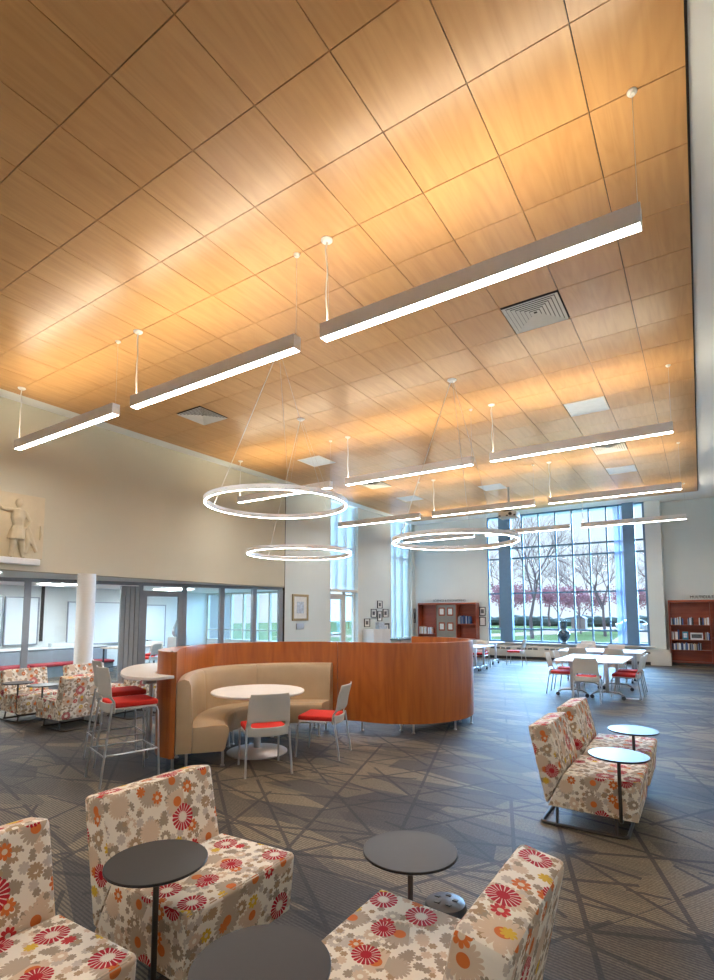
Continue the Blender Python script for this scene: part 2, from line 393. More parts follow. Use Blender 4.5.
# wood ceiling cloud: one mesh of panels; cells with a vent or troffer are left open
ux0, ux1, vy0, vy1 = -9, 5, -9, 24
holes = {(2,6),(-7,6),(2,11),(-7,11),(2,15),(2,18),(-7,15),(-7,18),(-3,18)}
wc = MB()
X_right, X_left = .096, -9.73
for u in range(-10, 5):
    for v in range(vy0, vy1):
        if (u,v) in holes: continue
        a = max(GX0+u*GDX, X_left)+.004; b = min(GX0+(u+1)*GDX, X_right)-.004
        if b-a < .03: continue
        wc.box(a, b, GY0+v*GDY+.004, GY0+(v+1)*GDY-.004, ZW, ZW+.02)
struct('ceiling', wc, M['ceil'], smooth=False)
struct('trim_1', MB().box(X_left-.015, X_right+.015, GY0+vy0*GDY, GY0+vy1*GDY+.015, ZW+.021, ZC-.001), M['dark'], smooth=False)
struct('ceiling_plaster', MB().box(XL,XR,YB,20.9,ZC,ZC+.12), M['plaster'])
# walls
struct('wall_right', MB().box(XR,XR+.15,YB,20.9,0,ZC), M['plaster'])  # unseen wall, set close and white to bounce light into the room
struct('wall_back', MB().box(-18,XR,YB-.15,YB,0,ZC), M['plaster'])  # unseen, kept white like the right wall for its bounce
# left wall: upper beige part over the glazed lobby, then the pier with two tall windows
wl = MB().box(XL-.25,XL,YB,11.67,2.44,ZC)
struct('wall_left', wl, M['wall'])
wl2 = MB().box(XL-.25,XL,11.69,13.97,0,ZC)
wl2.box(XL-.25,XL,15.62,18.03,0,ZC).box(XL-.25,XL,19.80,20.35,0,ZC).box(XL-.25,XL,18.03,19.80,0,.55)
struct('wall_left_pier', wl2, M['wall2'])
struct('trim_2', MB().box(XL-.24,XL+.004,11.67,11.69,0,ZC), M['dark'])
# far wall with big window opening x -7.0..-1.46, z .6..5.5
wf = MB().box(-10.4,-7.0,YF,20.35,0,ZC).box(-1.46,-1.0,YF,20.75,0,ZC).box(-7.0,-1.46,YF,20.3,0,.60)
struct('wall_far', wf, M['wall2'])
struct('wall_far_recess', MB().box(-1.0,XR,20.6,20.75,0,ZC), M['wall2'])
# lobby behind glass
struct('ceiling_lobby', MB().box(-18,XL-.251,YB,13.5,2.44,2.56), M['plaster'])
struct('wall_lobby', MB().box(-15.65,-15.5,YB,13.5,0,2.44).box(-15.5,XL-.251,13.38,13.5,0,.70), mat('lobby_paint', (.66,.68,.66), .8, var=.02))
struct('trim_3', MB().box(-15.49,-15.46,7.44,7.52,.9,2.44), M['dark'])

# ---- big far window (window_1): frame, muntins, panes
def win_bar(mb, x0,x1,z0,z1,y0=20.15,y1=20.25): mb.box(x0,x1,y0,y1,z0,z1)
fr = MB()
for x in (-5.62,-5.0,-4.39,-3.81,-3.23,-2.66,-2.25): win_bar(fr, x-.025,x+.025,.64,ZC)
for z in (4.21,3.81,2.46,1.09): win_bar(fr,-6.1,-2.1,z-.03,z+.03,20.16,20.24); win_bar(fr,-7.0,-6.4,z-.03,z+.03,20.16,20.24); win_bar(fr,-1.8,-1.46,z-.03,z+.03,20.16,20.24)
win_bar(fr,-7.0,-1.46,.60,.67); win_bar(fr,-7.0,-1.46,ZC-.05,ZC)
win_bar(fr,-7.0,-6.95,.64,ZC); win_bar(fr,-1.53,-1.46,.64,ZC)
win_bar(fr,-6.50,-6.03,.64,ZC,20.02,20.26); win_bar(fr,-2.13,-1.77,.64,ZC,20.02,20.26)
w1 = struct('window_1', fr, M['frame'])
struct('pane', MB().box(-6.98,-1.48,20.19,20.20,.62,ZC-.01), M['glass'], w1)
struct('window_sill', MB().box(-7.15,-1.3,19.85,20.12,.56,.60), M['cream'], w1)
# narrow sheer gathered by the right post
cu = MB(); n = 30
pts = [(-2.42+.30*i/n, 20.06+.025*sin(i*1.9)) for i in range(n+1)]
for i in range(n): cu.add([(pts[i][0],pts[i][1],.66),(pts[i+1][0],pts[i+1][1],.66),(pts[i+1][0],pts[i+1][1],5.4),(pts[i][0],pts[i][1],5.4)],[(0,1,2,3)])
tag(obj('sheer_curtain', cu, M['curtain']), 'narrow sheer bluish curtain gathered beside the right post of the big window', 'curtain')

# ---- side windows in the left wall
def side_window(n, y0, y1, zb, door):
    f = MB(); x0, x1 = XL-.22, XL-.12
    for y in (y0, y1-.06): f.box(x0,x1,y,y+.06,zb if not door else 0,ZC)
    for k in (1,2): yy = y0+(y1-y0)*k/3; f.box(x0,x1,yy-.02,yy+.02,2.44 if door else zb,ZC)
    f.box(x0,x1,y0,y1,ZC-.06,ZC).box(x0,x1,y0,y1,3.95,4.0)
    if door: f.box(x0,XL+.02,y0,y1,2.42,2.50).box(x0,x1,y0,y1,2.28,2.34)
    else: f.box(x0,x1,y0,y1,zb,zb+.06)
    w = struct('window_%d'%n, f, M['shell'])
    struct('pane', MB().box(XL-.18,XL-.17,y0+.03,y1-.03,(2.44 if door else zb)+.02,ZC-.03), M['glass'], w)
    s = MB().box(XL-.11,XL-.10,y0+.05,y1-.05,(2.50 if door else .72),ZC-.05)
    struct('roller_shade', s, M['shade'], w)
    return w
side_window(2, 13.97, 15.62, 0, True)
side_window(3, 18.03, 19.80, .55, False)
d = MB().box(XL-.2,XL-.14,14.05,14.17,0,2.28).box(XL-.2,XL-.14,14.80,14.90,0,2.28).box(XL-.2,XL-.14,14.90,15.05,0,2.42).box(XL-.2,XL-.14,14.17,14.80,2.16,2.28).box(XL-.2,XL-.14,14.17,14.80,0,.25).box(XL-.2,XL-.14,14.17,14.80,.95,1.0)
dd = struct('door_1', d, M['cream'])
struct('pane', MB().box(XL-.18,XL-.17,14.17,14.80,.25,2.16).box(XL-.18,XL-.17,15.05,15.56,.05,2.42), M['glass'], dd)
struct('push_bar', MB().tube([(XL-.12,14.2,1.02),(XL-.12,14.78,1.02)],.015), M['metal'], dd)

# ---- angled glazed partition of the lobby
G0 = Vector((-12.6,4.5,0)); G1 = Vector((-10.3,11.67,0)); gd = (G1-G0).normalized(); gang = atan2(gd.y, gd.x)
GL = (G1-G0).length
gz = 2.36
def gbox(mb, s0, s1, z0, z1, t=.05, off=0):
    nrm = Vector((-gd.y, gd.x, 0))
    P = [G0+gd*s0-nrm*(t-off), G0+gd*s1-nrm*(t-off), G0+gd*s1+nrm*(t+off), G0+gd*s0+nrm*(t+off)]
    mb.add([(p.x,p.y,z0) for p in P]+[(p.x,p.y,z1) for p in P], [(0,3,2,1),(4,5,6,7),(0,1,5,4),(1,2,6,5),(2,3,7,6),(3,0,4,7)])
    return mb
gp = MB()
gbox(gp,-9,GL,gz,2.44); gbox(gp,-9,GL,0,.08)
for s_, w_ in ((-3,.05),(-1.2,.05),(1.15,.06),(5.65,.06),(6.62,.06),(7.48,.06),(4.62,.05),(3.53,.04)): gbox(gp,s_-w_,s_+w_,0,gz,.06)
w4 = struct('window_4', gp, M['alum'])
gg = MB(); gbox(gg,-9,3.05,.08,gz,.006); gbox(gg,4.65,GL,.08,gz,.006); gbox(gg,3.55,4.60,2.24,gz,.006)
struct('pane', gg, M['glass2'], w4)
# folding grey panels stacked beside the door
fp = MB()
for k in range(4): gbox(fp, 3.06+.11*k, 3.15+.11*k, 0, gz-.02, .055, .0)
struct('door_2', fp, mat('folding_panel', (.36,.38,.40), .5, .2, var=.03))
# glazed door
gdr = MB(); gbox(gdr,3.57,3.67,0,2.24); gbox(gdr,4.46,4.57,0,2.24); gbox(gdr,3.67,4.46,2.10,2.24); gbox(gdr,3.67,4.46,0,.25)
d3 = struct('door_3', gdr, M['alum'])
gg = MB(); gbox(gg,3.67,4.46,.25,2.10,.006); struct('pane', gg, M['glass2'], d3)
gg = MB(); gbox(gg,3.72,3.80,1.0,1.03,.09); struct('door_handle', gg, M['metal'], d3)
# lobby outer window
lw = MB()
for k in range(9): lw.box(-15.5+k*.62,-15.44+k*.62,13.38,13.48,.70,2.44)
lw.box(-15.5,XL-.26,13.38,13.48,.70,.76).box(-15.5,XL-.26,13.38,13.48,2.38,2.44).box(-15.5,XL-.26,13.40,13.46,1.08,1.12)
w5 = struct('window_5', lw, M['cream'])
struct('pane', MB().box(-15.45,XL-.27,13.425,13.435,.72,2.42), M['glass'], w5)
# white column
cm = MB().lathe([(.165,0),(.165,2.438)], 32)
co = struct('column', cm, M['plaster']); co.location = (-10.0,5.63,0)
# baseboards / heater
struct('baseboard_far', MB().box(-10.2,-7.0,YF-.02,YF,0,.1), M['dwood'])
struct('baseboard_left', MB().box(XL,XL+.02,11.7,13.95,0,.1).box(XL,XL+.02,15.64,20.08,0,.1), M['dwood'])
ht = thing('radiator_cabinet', 'long cream metal radiator cabinet running under the big far window', 'radiator', (-4.0,19.95,0))
obj('cabinet_casing', MB().box(-3.05,3.10,-.20,.135,.10,.50), M['cream'], ht, bevel=.01)
obj('cabinet_plinth', MB().box(-3.0,3.0,-.16,.1,0,.10), M['dwood'], ht)
for k in range(-14,15):
    if k % 5 == 0: continue
    obj('air_grille', MB().box(k*.2-.01, k*.2+.15, -.204,-.198,.36,.42), M['grille'], ht)
obj('end_cover', MB().box(2.55,3.14,-.215,-.2,.0,.42), M['cream'], ht, bevel=.005)

# ------------------------------------------------------------------ exterior
gr = MB().box(-90,60,20.95,140,-.5,-.4).box(-90,-18.1,-40,20.95,-.5,-.4).box(-18.1,XL-.3,13.55,20.95,-.5,-.4)
struct('ground', gr, M['grass'])
pa = MB()
def road(P, w, z=-.39):
    for i in range(len(P)-1):
        a = Vector((*P[i],0)); b = Vector((*P[i+1],0)); t = (b-a).normalized(); n = Vector((-t.y,t.x,0))*w
        pa.add([(p.x,p.y,z) for p in (a-n,b-n,b+n,a+n)],[(0,1,2,3)])
road([(-34,38),(-20,46),(-15.5,56),(-13.5,75),(-9,110),(-6,135)], 2.6); road([(-40,112),(-12,98),(10,92)], 3, -.388); road([(-4.2,44),(-6,70),(-11.5,96)], 1.6,-.386); road([(-45,20),(-24,24),(-19,32)],1.2,-.384)
tag(obj('garden_path', pa, M['path']), 'pale curving footpath crossing the green lawn outside', 'path', kind='structure')
def tree(x, y, h, seed, blossom, label, spread=.5, name='bare_tree', nb=7):
    rnd = random.Random(seed); t = thing(name, label, 'tree', (x,y,-.4)); mb = MB(); tips = []
    def grow(p, dirv, ln, r, lv):
        q = p+dirv*ln; mid = p+dirv*ln*.5+Vector((rnd.uniform(-1,1),rnd.uniform(-1,1),0))*ln*.06
        mb.tube([p,mid,q],[r,r*.8,r*.62],5 if lv < 2 else 3)
        if lv >= (nb if not blossom else 5): tips.append(q); return
        if lv >= 2: tips.append(mid)
        for k in range(3 if lv < (4 if blossom else 5) else 2):
            a = rnd.uniform(0,2*pi); s = rnd.uniform(.35,.75)*spread*1.6
            dv = (dirv+Vector((cos(a)*s,sin(a)*s,rnd.uniform(-.1,.25)))).normalized()
            grow(q if k else mid.lerp(q,.7), dv, ln*rnd.uniform(.62,.82), r*.58, lv+1)
    grow(Vector((0,0,0)), Vector((rnd.uniform(-.06,.06),rnd.uniform(-.06,.06),1)).normalized(), h*.24, h*.013, 0)
    obj('trunk', mb, M['hazed_bark'], t)
    if blossom:
        lb = MB()
        for q in tips:
            for k in range(blossom):
                c = q+Vector((rnd.gauss(0,1),rnd.gauss(0,1),rnd.gauss(0,.8)))*h*.05
                s = h*rnd.uniform(.005,.012); a = Vector((rnd.gauss(0,1),rnd.gauss(0,1),rnd.gauss(0,1))).normalized(); b = a.orthogonal().normalized()
                lb.add([c-a*s-b*s,c+a*s-b*s,c+a*s+b*s,c-a*s+b*s],[(0,1,2,3)])
        obj('blossom' if name == 'blossom_tree' else 'buds', lb, M['pink'] if name == 'blossom_tree' else M['twig'], t, smooth=False)
    return t
tree(-17.5,38,13,1,0,'tall bare tree outside, seen through the left third of the big window',.6)
tree(-12.2,46,14,2,0,'tall bare tree outside, behind the middle left panes of the big window',.6)
tree(-7.6,54,12,3,0,'bare tree outside with wide crown behind the middle panes of the big window',.6)
tree(-2.2,46,10,4,0,'bare tree outside near the right post of the big window',.55)
tree(-23,60,14,5,0,'distant bare tree outside at the left edge of the big window',.6)
tree(-20,64,8,6,9,'pink blossoming tree outside behind the left panes of the big window',.75,'blossom_tree')
tree(-14.6,68,8,8,9,'pink blossoming tree outside behind the vase on the sill',.75,'blossom_tree')
tree(-10.8,60,7.5,9,9,'pink blossoming tree outside behind the centre panes of the big window',.75,'blossom_tree')
tree(-6.6,64,7.5,10,9,'pink blossoming tree outside behind the right panes of the big window',.75,'blossom_tree')
tree(-26,80,17,21,0,'far bare tree outside, high behind the upper left panes',.7)
tree(-21.5,92,17,22,0,'far bare tree outside, high behind the centre left panes',.7)
tree(-15.5,84,15,23,0,'far bare tree outside, behind the centre panes above the vase',.7)
tree(-9.2,92,14,24,0,'far bare tree outside, behind the right panes of the big window',.7)
tree(-28,16,12,12,0,'bare tree outside the door beside the framed picture',.6)
tree(-34,20,11,13,0,'bare tree outside the lobby windows',.6)
tree(-24,28,10,14,0,'bare tree outside the side door glass, farther right',.6)
hb = MB()
rnd = random.Random(3)
for k in range(140): hb.ball((-55+k*.65, 100+rnd.uniform(-3,3), rnd.uniform(-.2,.5)), rnd.uniform(1.2,2.6), rnd.uniform(1.2,2), rnd.uniform(.6,1.3), 7, 5)
tag(obj('distant_hedgerow', hb, M['hedge']), 'dark distant line of shrubs and woods behind the lawn', 'hedge', kind='stuff')
ho = thing('white_shed', 'small white building standing on the lawn behind the centre right panes', 'building', (-14.2,78,-.4))
obj('wall', MB().box(-.9,.9,-.8,.8,0,1.5), M['house'], ho); obj('roof', MB().prism_y([(-1.05,1.5),(1.05,1.5),(0,2.0)],-.95,.95), M['roof'], ho)
ho = thing('white_house', 'white gabled house outside the lobby windows', 'building', (-38,28,-.4))
obj('wall', MB().box(-4,4,-4,4,0,4), M['house'], ho); obj('roof', MB().prism_y([(-4.5,4),(4.5,4),(0,7)],-4.3,4.3), M['roof'], ho)
def make_car():
    c = thing('car', 'x', 'car')
    obj('body', MB().prism_y([(-2.1,.3),(2.1,.3),(2.15,.8),(1.2,.95),(.7,1.4),(-1.0,1.42),(-1.7,.98),(-2.15,.9)],-.85,.85), M['car'], c, bevel=.06)
    obj('side_window', MB().prism_y([(.95,.98),(.6,1.32),(-.9,1.34),(-1.4,1.0)],-.87,.87), M['black'], c)
    for x in (-1.35,1.35):
        for y in (-.75,.75):
            w = obj('wheel', MB().tube([(x,y-.1,.33),(x,y+.1,.33)],.33,14), M['black'], c)
    return c
pc = Proto(make_car)
pc.put((-6.9,74,-.4), .3, 'grey parked car outside, farther left of the two by the path', None)
pc.put((-3.6,70,-.4), .25, 'grey parked car outside, nearest the right post of the big window', None)

# ------------------------------------------------------------------ pendant lights
def make_linear():
    t = thing('linear_pendant', 'x', 'pendant light'); L_ = 2.83; h = L_/2
    obj('housing', MB().box(-h,h,-.055,-.048,0,.15).box(-h,h,.048,.055,0,.15).box(-h,-h+.008,-.048,.048,0,.15).box(h-.008,h,-.048,.048,0,.15).box(-h+.008,h-.008,-.048,.048,.05,.115), M['fixture'], t, smooth=False)
    obj('diffuser', MB().box(-h+.009,h-.009,-.047,.047,.002,.03), M['lamp'], t, smooth=False)
    obj('uplight_lens', MB().box(-h+.009,h-.009,-.047,.047,.12,.146), M['lampup'], t, smooth=False)
    top = ZW-4.40
    def canopy(x, r): return MB().lathe([(0.0001,top-.03),(r*.6,top-.028),(r,top-.01),(r,top)],20,x,0)
    obj('canopy', canopy(-h+.04,.06), M['white'], t)
    pts = [(-h+.04+.012*sin(k*1.3), .006*cos(k*1.7), .15+(top-.17)*k/10) for k in range(11)]
    obj('power_cable', MB().tube(pts,.008,6), M['white'], t)
    obj('suspension_wire', MB().tube([(-h+.07,0,.15),(-h+.05,0,top-.02)],.002,4), M['metal'], t)
    obj('canopy', canopy(h-.02,.035), M['white'], t)
    obj('suspension_wire', MB().tube([(h-.02,0,.15),(h-.02,0,top-.02)],.002,4), M['metal'], t)
    return t
pl = Proto(make_linear)
cols = ('right','middle','left'); rows = ('nearest','second','third','farthest')
for j, y in enumerate((4.03, 9.06, 13.38, 17.7)):
    for i, x in enumerate((-1.635, -4.80, -8.03)):
        pl.put((x,y,4.40), 0, 'white linear pendant light, %s of the three in the %s row under the wood ceiling' % (cols[i], rows[j]), 'linear pendant lights')
for i, x in enumerate((-1.635, -4.80, -8.03)):  # extra unseen pendant row, added to light the foreground
    pl.put((x,-1.0,4.40), 0, 'unseen white linear pendant added behind the viewpoint as foreground fill, %s of three' % cols[i], 'linear pendant lights')
def make_ring():
    t = thing('ring_pendant', 'x', 'pendant light'); R = 1.0
    obj('ring_housing', MB().lathe([(R-.045,.006),(R-.045,.074),(R-.031,.074),(R-.031,.06),(R-.014,.06),(R-.014,.074),(R,.074),(R,.006),(R-.014,.006),(R-.014,.02),(R-.031,.02),(R-.031,.006)],80,closed=True), M['fixture'], t)
    obj('ring_diffuser', MB().lathe([(R-.030,.005),(R-.030,.019),(R-.015,.019),(R-.015,.005)],80,closed=True), M['ring'], t)
    obj('uplight_lens', MB().lathe([(R-.030,.061),(R-.030,.076),(R-.015,.076),(R-.015,.061)],80,closed=True), M['ring'], t)
    return t
def finish_ring(t, z, a0=20):
    top = ZW-z
    obj('canopy', MB().lathe([(0.0001,top-.035),(.05,top-.03),(.075,top-.01),(.075,top)],20), M['white'], t)
    for k in range(3):
        a = radians(a0+120*k)
        obj('suspension_wire', MB().tube([(.98*cos(a),.98*sin(a),.07),(.03*cos(a),.03*sin(a),top-.03)],.0025,4), M['metal'], t)
    a = radians(a0); obj('power_cable', MB().tube([(.97*cos(a),.97*sin(a),.07),(.02*cos(a),.02*sin(a),top-.03)],.004,5), M['white'], t)
for k, (x,y,z,l) in enumerate(((-4.93,5.46,3.17,'large glowing ring pendant on the left, the highest and nearest of the three rings'),(-6.36,7.70,2.78,'glowing ring pendant hung lowest on the left, below the highest ring'),(-3.21,7.72,2.78,'glowing ring pendant to the right, hanging in front of the big window'))):
    r = make_ring(); r.location = (x,y,z); r['label'] = l; r['group'] = 'ring pendant lights'; finish_ring(r, z, (200,170,185)[k])

# ceiling vents and troffers
def cellc(u,v): return (GX0+(u+.5)*GDX, GY0+(v+.5)*GDY)
def make_vent():
    t = thing('ceiling_vent', 'x', 'vent'); a = .335; f = MB()
    for k in range(7):
        o = a-.046*k; i = o-.039; z = .0+.003*k
        f.add([(-o,-o,z),(o,-o,z),(o,o,z),(-o,o,z),(-i,-i,z+.009),(i,-i,z+.009),(i,i,z+.009),(-i,i,z+.009)],[(0,1,5,4),(1,2,6,5),(2,3,7,6),(3,0,4,7)])
    obj('louvre', f, M['cream'], t, smooth=False)
    obj('duct_backing', MB().box(-a,a,-a,a,.036,.04), M['grille'], t)
    return t
pv = Proto(make_vent)
for (u,v),l in {(2,6):'square louvred ceiling vent on the right, behind the nearest long pendant',(-7,6):'square louvred ceiling vent on the left above the beige wall',(2,15):'square louvred ceiling vent far right beyond the second row of pendants',(-7,15):'square louvred ceiling vent far left beyond the second row of pendants'}.items():
    x,y = cellc(u,v); pv.put((x,y,ZW-.012), 0, l, 'ceiling vents')
def make_troffer():
    t = thing('ceiling_panel', 'x', 'ceiling panel')
    obj('panel_frame', MB().box(-.335,.335,-.345,-.32,0,.02).box(-.335,.335,.32,.345,0,.02).box(-.335,-.31,-.32,.32,0,.02).box(.31,.335,-.32,.32,0,.02), M['white'], t)
    obj('panel_lens', MB().box(-.31,.31,-.32,.32,.004,.012), mat('panel_lens', (.62,.66,.68), .5, emit=(.8,.9,1), es=.12), t)
    return t
pt = Proto(make_troffer)
for (u,v),l in {(2,11):'square white ceiling panel on the right between two pendant rows',(-7,11):'square white ceiling panel on the left beyond the left vent',(2,18):'square white ceiling panel farthest right near the big window',(-7,18):'square white ceiling panel farthest left',(-3,18):'square white ceiling panel beside the projector mount'}.items():
    x,y = cellc(u,v); pt.put((x,y,ZW-.004), 0, l, 'white ceiling panels')
def make_tro2():
    t = thing('ceiling_light', 'x', 'ceiling light')
    obj('light_frame', MB().box(-.62,.62,-.32,-.30,0,.03).box(-.62,.62,.30,.32,0,.03).box(-.62,-.6,-.3,.3,0,.03).box(.6,.62,-.3,.3,0,.03), M['white'], t)
    obj('light_lens', MB().box(-.6,.6,-.3,.3,.008,.02), M['panel'], t); return t
p2 = Proto(make_tro2)
p2.put((-11.5,4.2,2.405), 0, 'recessed lobby ceiling light at the left edge, below the carved plaque', 'lobby ceiling lights')
p2.put((-13.6,7.0,2.405), 0, 'recessed lobby ceiling light behind the glass, left of the white column', 'lobby ceiling lights')
p2.put((-13.6,10.4,2.405), 0, 'recessed lobby ceiling light behind the glass door', 'lobby ceiling lights')
# projector
pj = thing('ceiling_projector', 'grey projector hanging on a pole in front of the big window', 'projector', (-4.66,15.4,4.5))
obj('projector_body', MB().box(-.27,.27,-.2,.2,.02,.2), M['shell'], pj, bevel=.03)
obj('lens', MB().tube([(.1,-.24,.11),(.1,-.19,.11)],.05,16), M['black'], pj)
obj('mount_pole', MB().tube([(0,0,.2),(0,0,ZW-4.5)],.03,12), M['silver'], pj)
obj('mount_bracket', MB().box(-.12,.12,-.12,.12,.2,.24), M['black'], pj)
g = MB()
for x in (-.22,.0,.22): obj('air_vent', MB().box(x-.03,x+.03,-.206,-.199,.05,.09), M['black'], pj)

# ------------------------------------------------------------------ lounge chairs and side tables
def make_lounge():
    t = thing('lounge_chair', 'x', 'lounge chair'); w = .335
    obj('backrest', MB().prism_y([(-.405,.752),(-.275,.155),(-.145,.40),(-.235,.782)],-w,w), M['floral'], t, bevel=.032, bseg=4, boxuv=True)
    obj('seat', MB().prism_y([(-.262,.155),(.372,.148),(.400,.42),(.385,.435),(-.135,.415)],-w,w), M['floral'], t, bevel=.03, bseg=4, boxuv=True)
    P = []
    for cx,cy,a in ((.25,.255,0),(-.28,.255,90),(-.28,-.255,180),(.25,-.255,270)):
        P += [(x,y,.013) for x,y in arc(cx,cy,.045,a,a+90,4)]
    f = MB().tube(P,.013,8,loop=True)
    for x in (-.20,.22):
        for y in (-.298,.298): f.tube([(x,y,.02),(x,y*.93,.16)],.011,8)
    obj('sled_base', f, M['bronze'], t)
    return t
plc = Proto(make_lounge)
LC = lambda x,y,r,l: plc.put((x,y,0), r, l, 'floral lounge chairs')
LC(-2.15,.90,0,'floral lounge chair cut off by the left edge in the foreground')
LC(-2.20,1.83,0,'floral lounge chair at front left behind the dark round table')
LC(-.86,1.77,pi,'floral lounge chair at front right with its back to the right')
LC(-.86,.83,pi,'floral lounge chair just below the bottom edge, under the cut-off dark table')
LC(-.82,4.72,0,'floral lounge chair in the right pair, the nearer one')
LC(-.82,5.72,0,'floral lounge chair in the right pair, the farther one')
LC(-9.0,4.26,0,'floral lounge chair at the far left edge, behind a small grey table')
LC(-7.9,4.32,pi,'floral lounge chair in front of the white column, back toward the bar stools')
LC(-9.0,5.26,0,'floral lounge chair mostly hidden, just before the white column base')
LC(-7.9,5.34,pi,'floral lounge chair behind the bar stools, mostly hidden')
def make_side(top='char', h=.62, r=.207):
    t = thing('side_table', 'x', 'side table')
    obj('tabletop', MB().lathe([(0.0001,h-.016),(r-.010,h-.016),(r,h-.010),(r,h-.002),(r-.002,h),(0.0001,h)],64), M[top], t, smooth=False)
    obj('pole', MB().tube([(0,0,h-.016),(0,0,.16),(0,.004,.142),(0,.02,.13),(0,.16,.13)],.0125,12), M['bronze'], t)
    obj('top_bracket', MB().lathe([(.0001,h-.03),(.05,h-.024),(.05,h-.017)],20), M['bronze'], t)
    return t
ps = Proto(make_side)
ST = lambda x,y,l,a=0: ps.put((x,y,0), a, l, 'small round side tables')
ST(-1.965,1.462,'dark round side table at front left in front of the large floral chair')
ST(-1.135,1.215,'dark round side table cut off by the bottom edge',pi)
ST(-1.12,2.135,'dark round side table in the middle beside the black floor power hub',pi)
ST(-.56,4.375,'round side table beside the nearer chair of the right pair')
ST(-.56,5.375,'round side table between the two chairs of the right pair')
ST(-8.74,3.93,'small grey round side table cut off by the left edge')
ST(-8.16,4.005,'small grey round side table right of the one at the left edge')
ph = thing('floor_power_hub', 'low black round power hub with sockets on the carpet', 'power hub', (-1.275,2.85,0))
obj('dome', MB().lathe([(.115,0),(.118,.02),(.108,.045),(.085,.055),(.0001,.058)],32), M['black'], ph)
for k in range(5):
    a = 2*pi*k/5+.4; obj('socket', MB().box(.055*cos(a)-.014,.055*cos(a)+.014,.055*sin(a)-.01,.055*sin(a)+.01,.0565,.0595), M['black'], ph)
tag(obj('floor_outlet', MB().box(-1.33,-1.09,11.62,11.74,.0,.008), M['white'], bevel=.003), 'pale rectangular floor outlet plate on the blue-lit carpet', 'floor outlet')

# ------------------------------------------------------------------ booth: S-curved cherry screen and vinyl banquette
front = catmull([(-4.73,3.69),(-5.03,3.95),(-5.32,4.27),(-5.52,4.62),(-5.60,5.0),(-5.50,5.42),(-5.22,5.85),(-4.82,6.17),(-4.42,6.34),(-4.15,6.405)], 6)
front = [(p[0],p[1]) for p in front][:-1] + arc(-4.1,7.55,1.145,-92,108,46)
def normals(P):
    out = []
    for i in range(len(P)):
        a = P[max(0,i-1)]; b = P[min(len(P)-1,i+1)]; dx, dy = b[0]-a[0], b[1]-a[1]; l = hypot(dx,dy)
        out.append((dy/l, -dx/l))      # right-hand side of travel
    return out
NF = normals(front)
def offs(P, N, d): return [(p[0]+n[0]*d, p[1]+n[1]*d) for p, n in zip(P, N)]
# travel goes west then north then east: right-hand side = booth inside on the left part
back = offs(front, NF, -.06)
def strip(mb, A, B, z0, z1):
    n = len(A); vs = []
    for a, b in zip(A, B): vs += [(a[0],a[1],z0),(b[0],b[1],z0),(b[0],b[1],z1),(a[0],a[1],z1)]
    fs = []
    for i in range(n-1):
        for k in range(4): fs.append((i*4+k, (i+1)*4+k, (i+1)*4+(k+1)%4, i*4+(k+1)%4))
    fs.append((0,1,2,3)); fs.append(tuple((n-1)*4+k for k in (3,2,1,0)))
    mb.add(vs, fs); return mb
bs = thing('booth_screen', 'tall S-curved cherry wood screen wrapping the round seating booth', 'screen', (0,0,0))
js = [0, 16, 30, 53, len(front)-1]
j = [0, 20, 53, 96, len(front)-1]
cuts = [0, 12, 47, 92, len(front)-1]
for a, b in zip(cuts[:-1], cuts[1:]):
    b2 = b
    FA = list(front[a:b2+1]); BA = list(back[a:b2+1])
    if len(FA) < 2: continue
    if b != cuts[-1]:   # 4 mm joint
        p, q = Vector(FA[-1]), Vector(FA[-2]); FA[-1] = tuple(p+(q-p).normalized()*.005)
        p, q = Vector(BA[-1]), Vector(BA[-2]); BA[-1] = tuple(p+(q-p).normalized()*.005)
    obj('curved_panel', strip(MB(), FA, BA, .13, 1.25), M['cherry'], bs, bevel=.002, bseg=1)
outer = [(-4.75,3.655),(-4.93,3.655),(-5.10,3.72),(-5.27,3.87),(-5.41,4.07),(-5.53,4.33),(-5.60,4.55)]
inner = [(front[i][0]-NF[i][0]*.062, front[i][1]-NF[i][1]*.062) for i in range(0,18)]
obj('end_panel', MB().prism(([(x,y) for x,y in catmull(outer,4)]+inner[::-1]), .13, 1.25), M['cherry'], bs, bevel=.003, bseg=1)
def foot(x, y, par, h=.15):
    obj('leg', MB().lathe([(.0001,0),(.024,0),(.024,.012),(.014,.02),(.014,h)],14,x,y), M['metal'], par)
for x,y in ((-4.77,3.70),(-5.15,4.05),(-5.55,4.6),(-5.5,5.5),(-4.8,6.2),(-4.13,6.44),(-3.42,6.65),(-3.03,7.2),(-3.0,7.75),(-3.5,8.5),(-4.2,8.66)):
    foot(x,y,bs)
def sweep_closed(path, nrm, prof, i0, i1, s):
    mb = MB(); n = len(prof); vs = []; idx = list(range(i0,i1+1))
    for i in idx:
        for d, z in prof: vs.append((path[i][0]+nrm[i][0]*d*s, path[i][1]+nrm[i][1]*d*s, z))
    fs = []
    for a in range(len(idx)-1):
        for k in range(n): fs.append((a*n+k,(a+1)*n+k,(a+1)*n+(k+1)%n,a*n+(k+1)%n))
    fs.append(tuple(range(n))); fs.append(tuple((len(idx)-1)*n+k for k in range(n))[::-1])
    return mb.add(vs, fs)
pb = [(.006,.17),(.006,.90),(.03,.94),(.08,.955),(.13,.935),(.155,.88),(.165,.70),(.175,.46),(.175,.17)]
pse = [(.178,.17),(.50,.17),(.525,.20),(.545,.30),(.565,.385),(.555,.425),(.52,.448),(.40,.452),(.30,.442),(.178,.44)]
sf = thing('banquette_sofa', 'curved tan vinyl banquette lining the inside of the wood screen', 'sofa', (0,0,0))
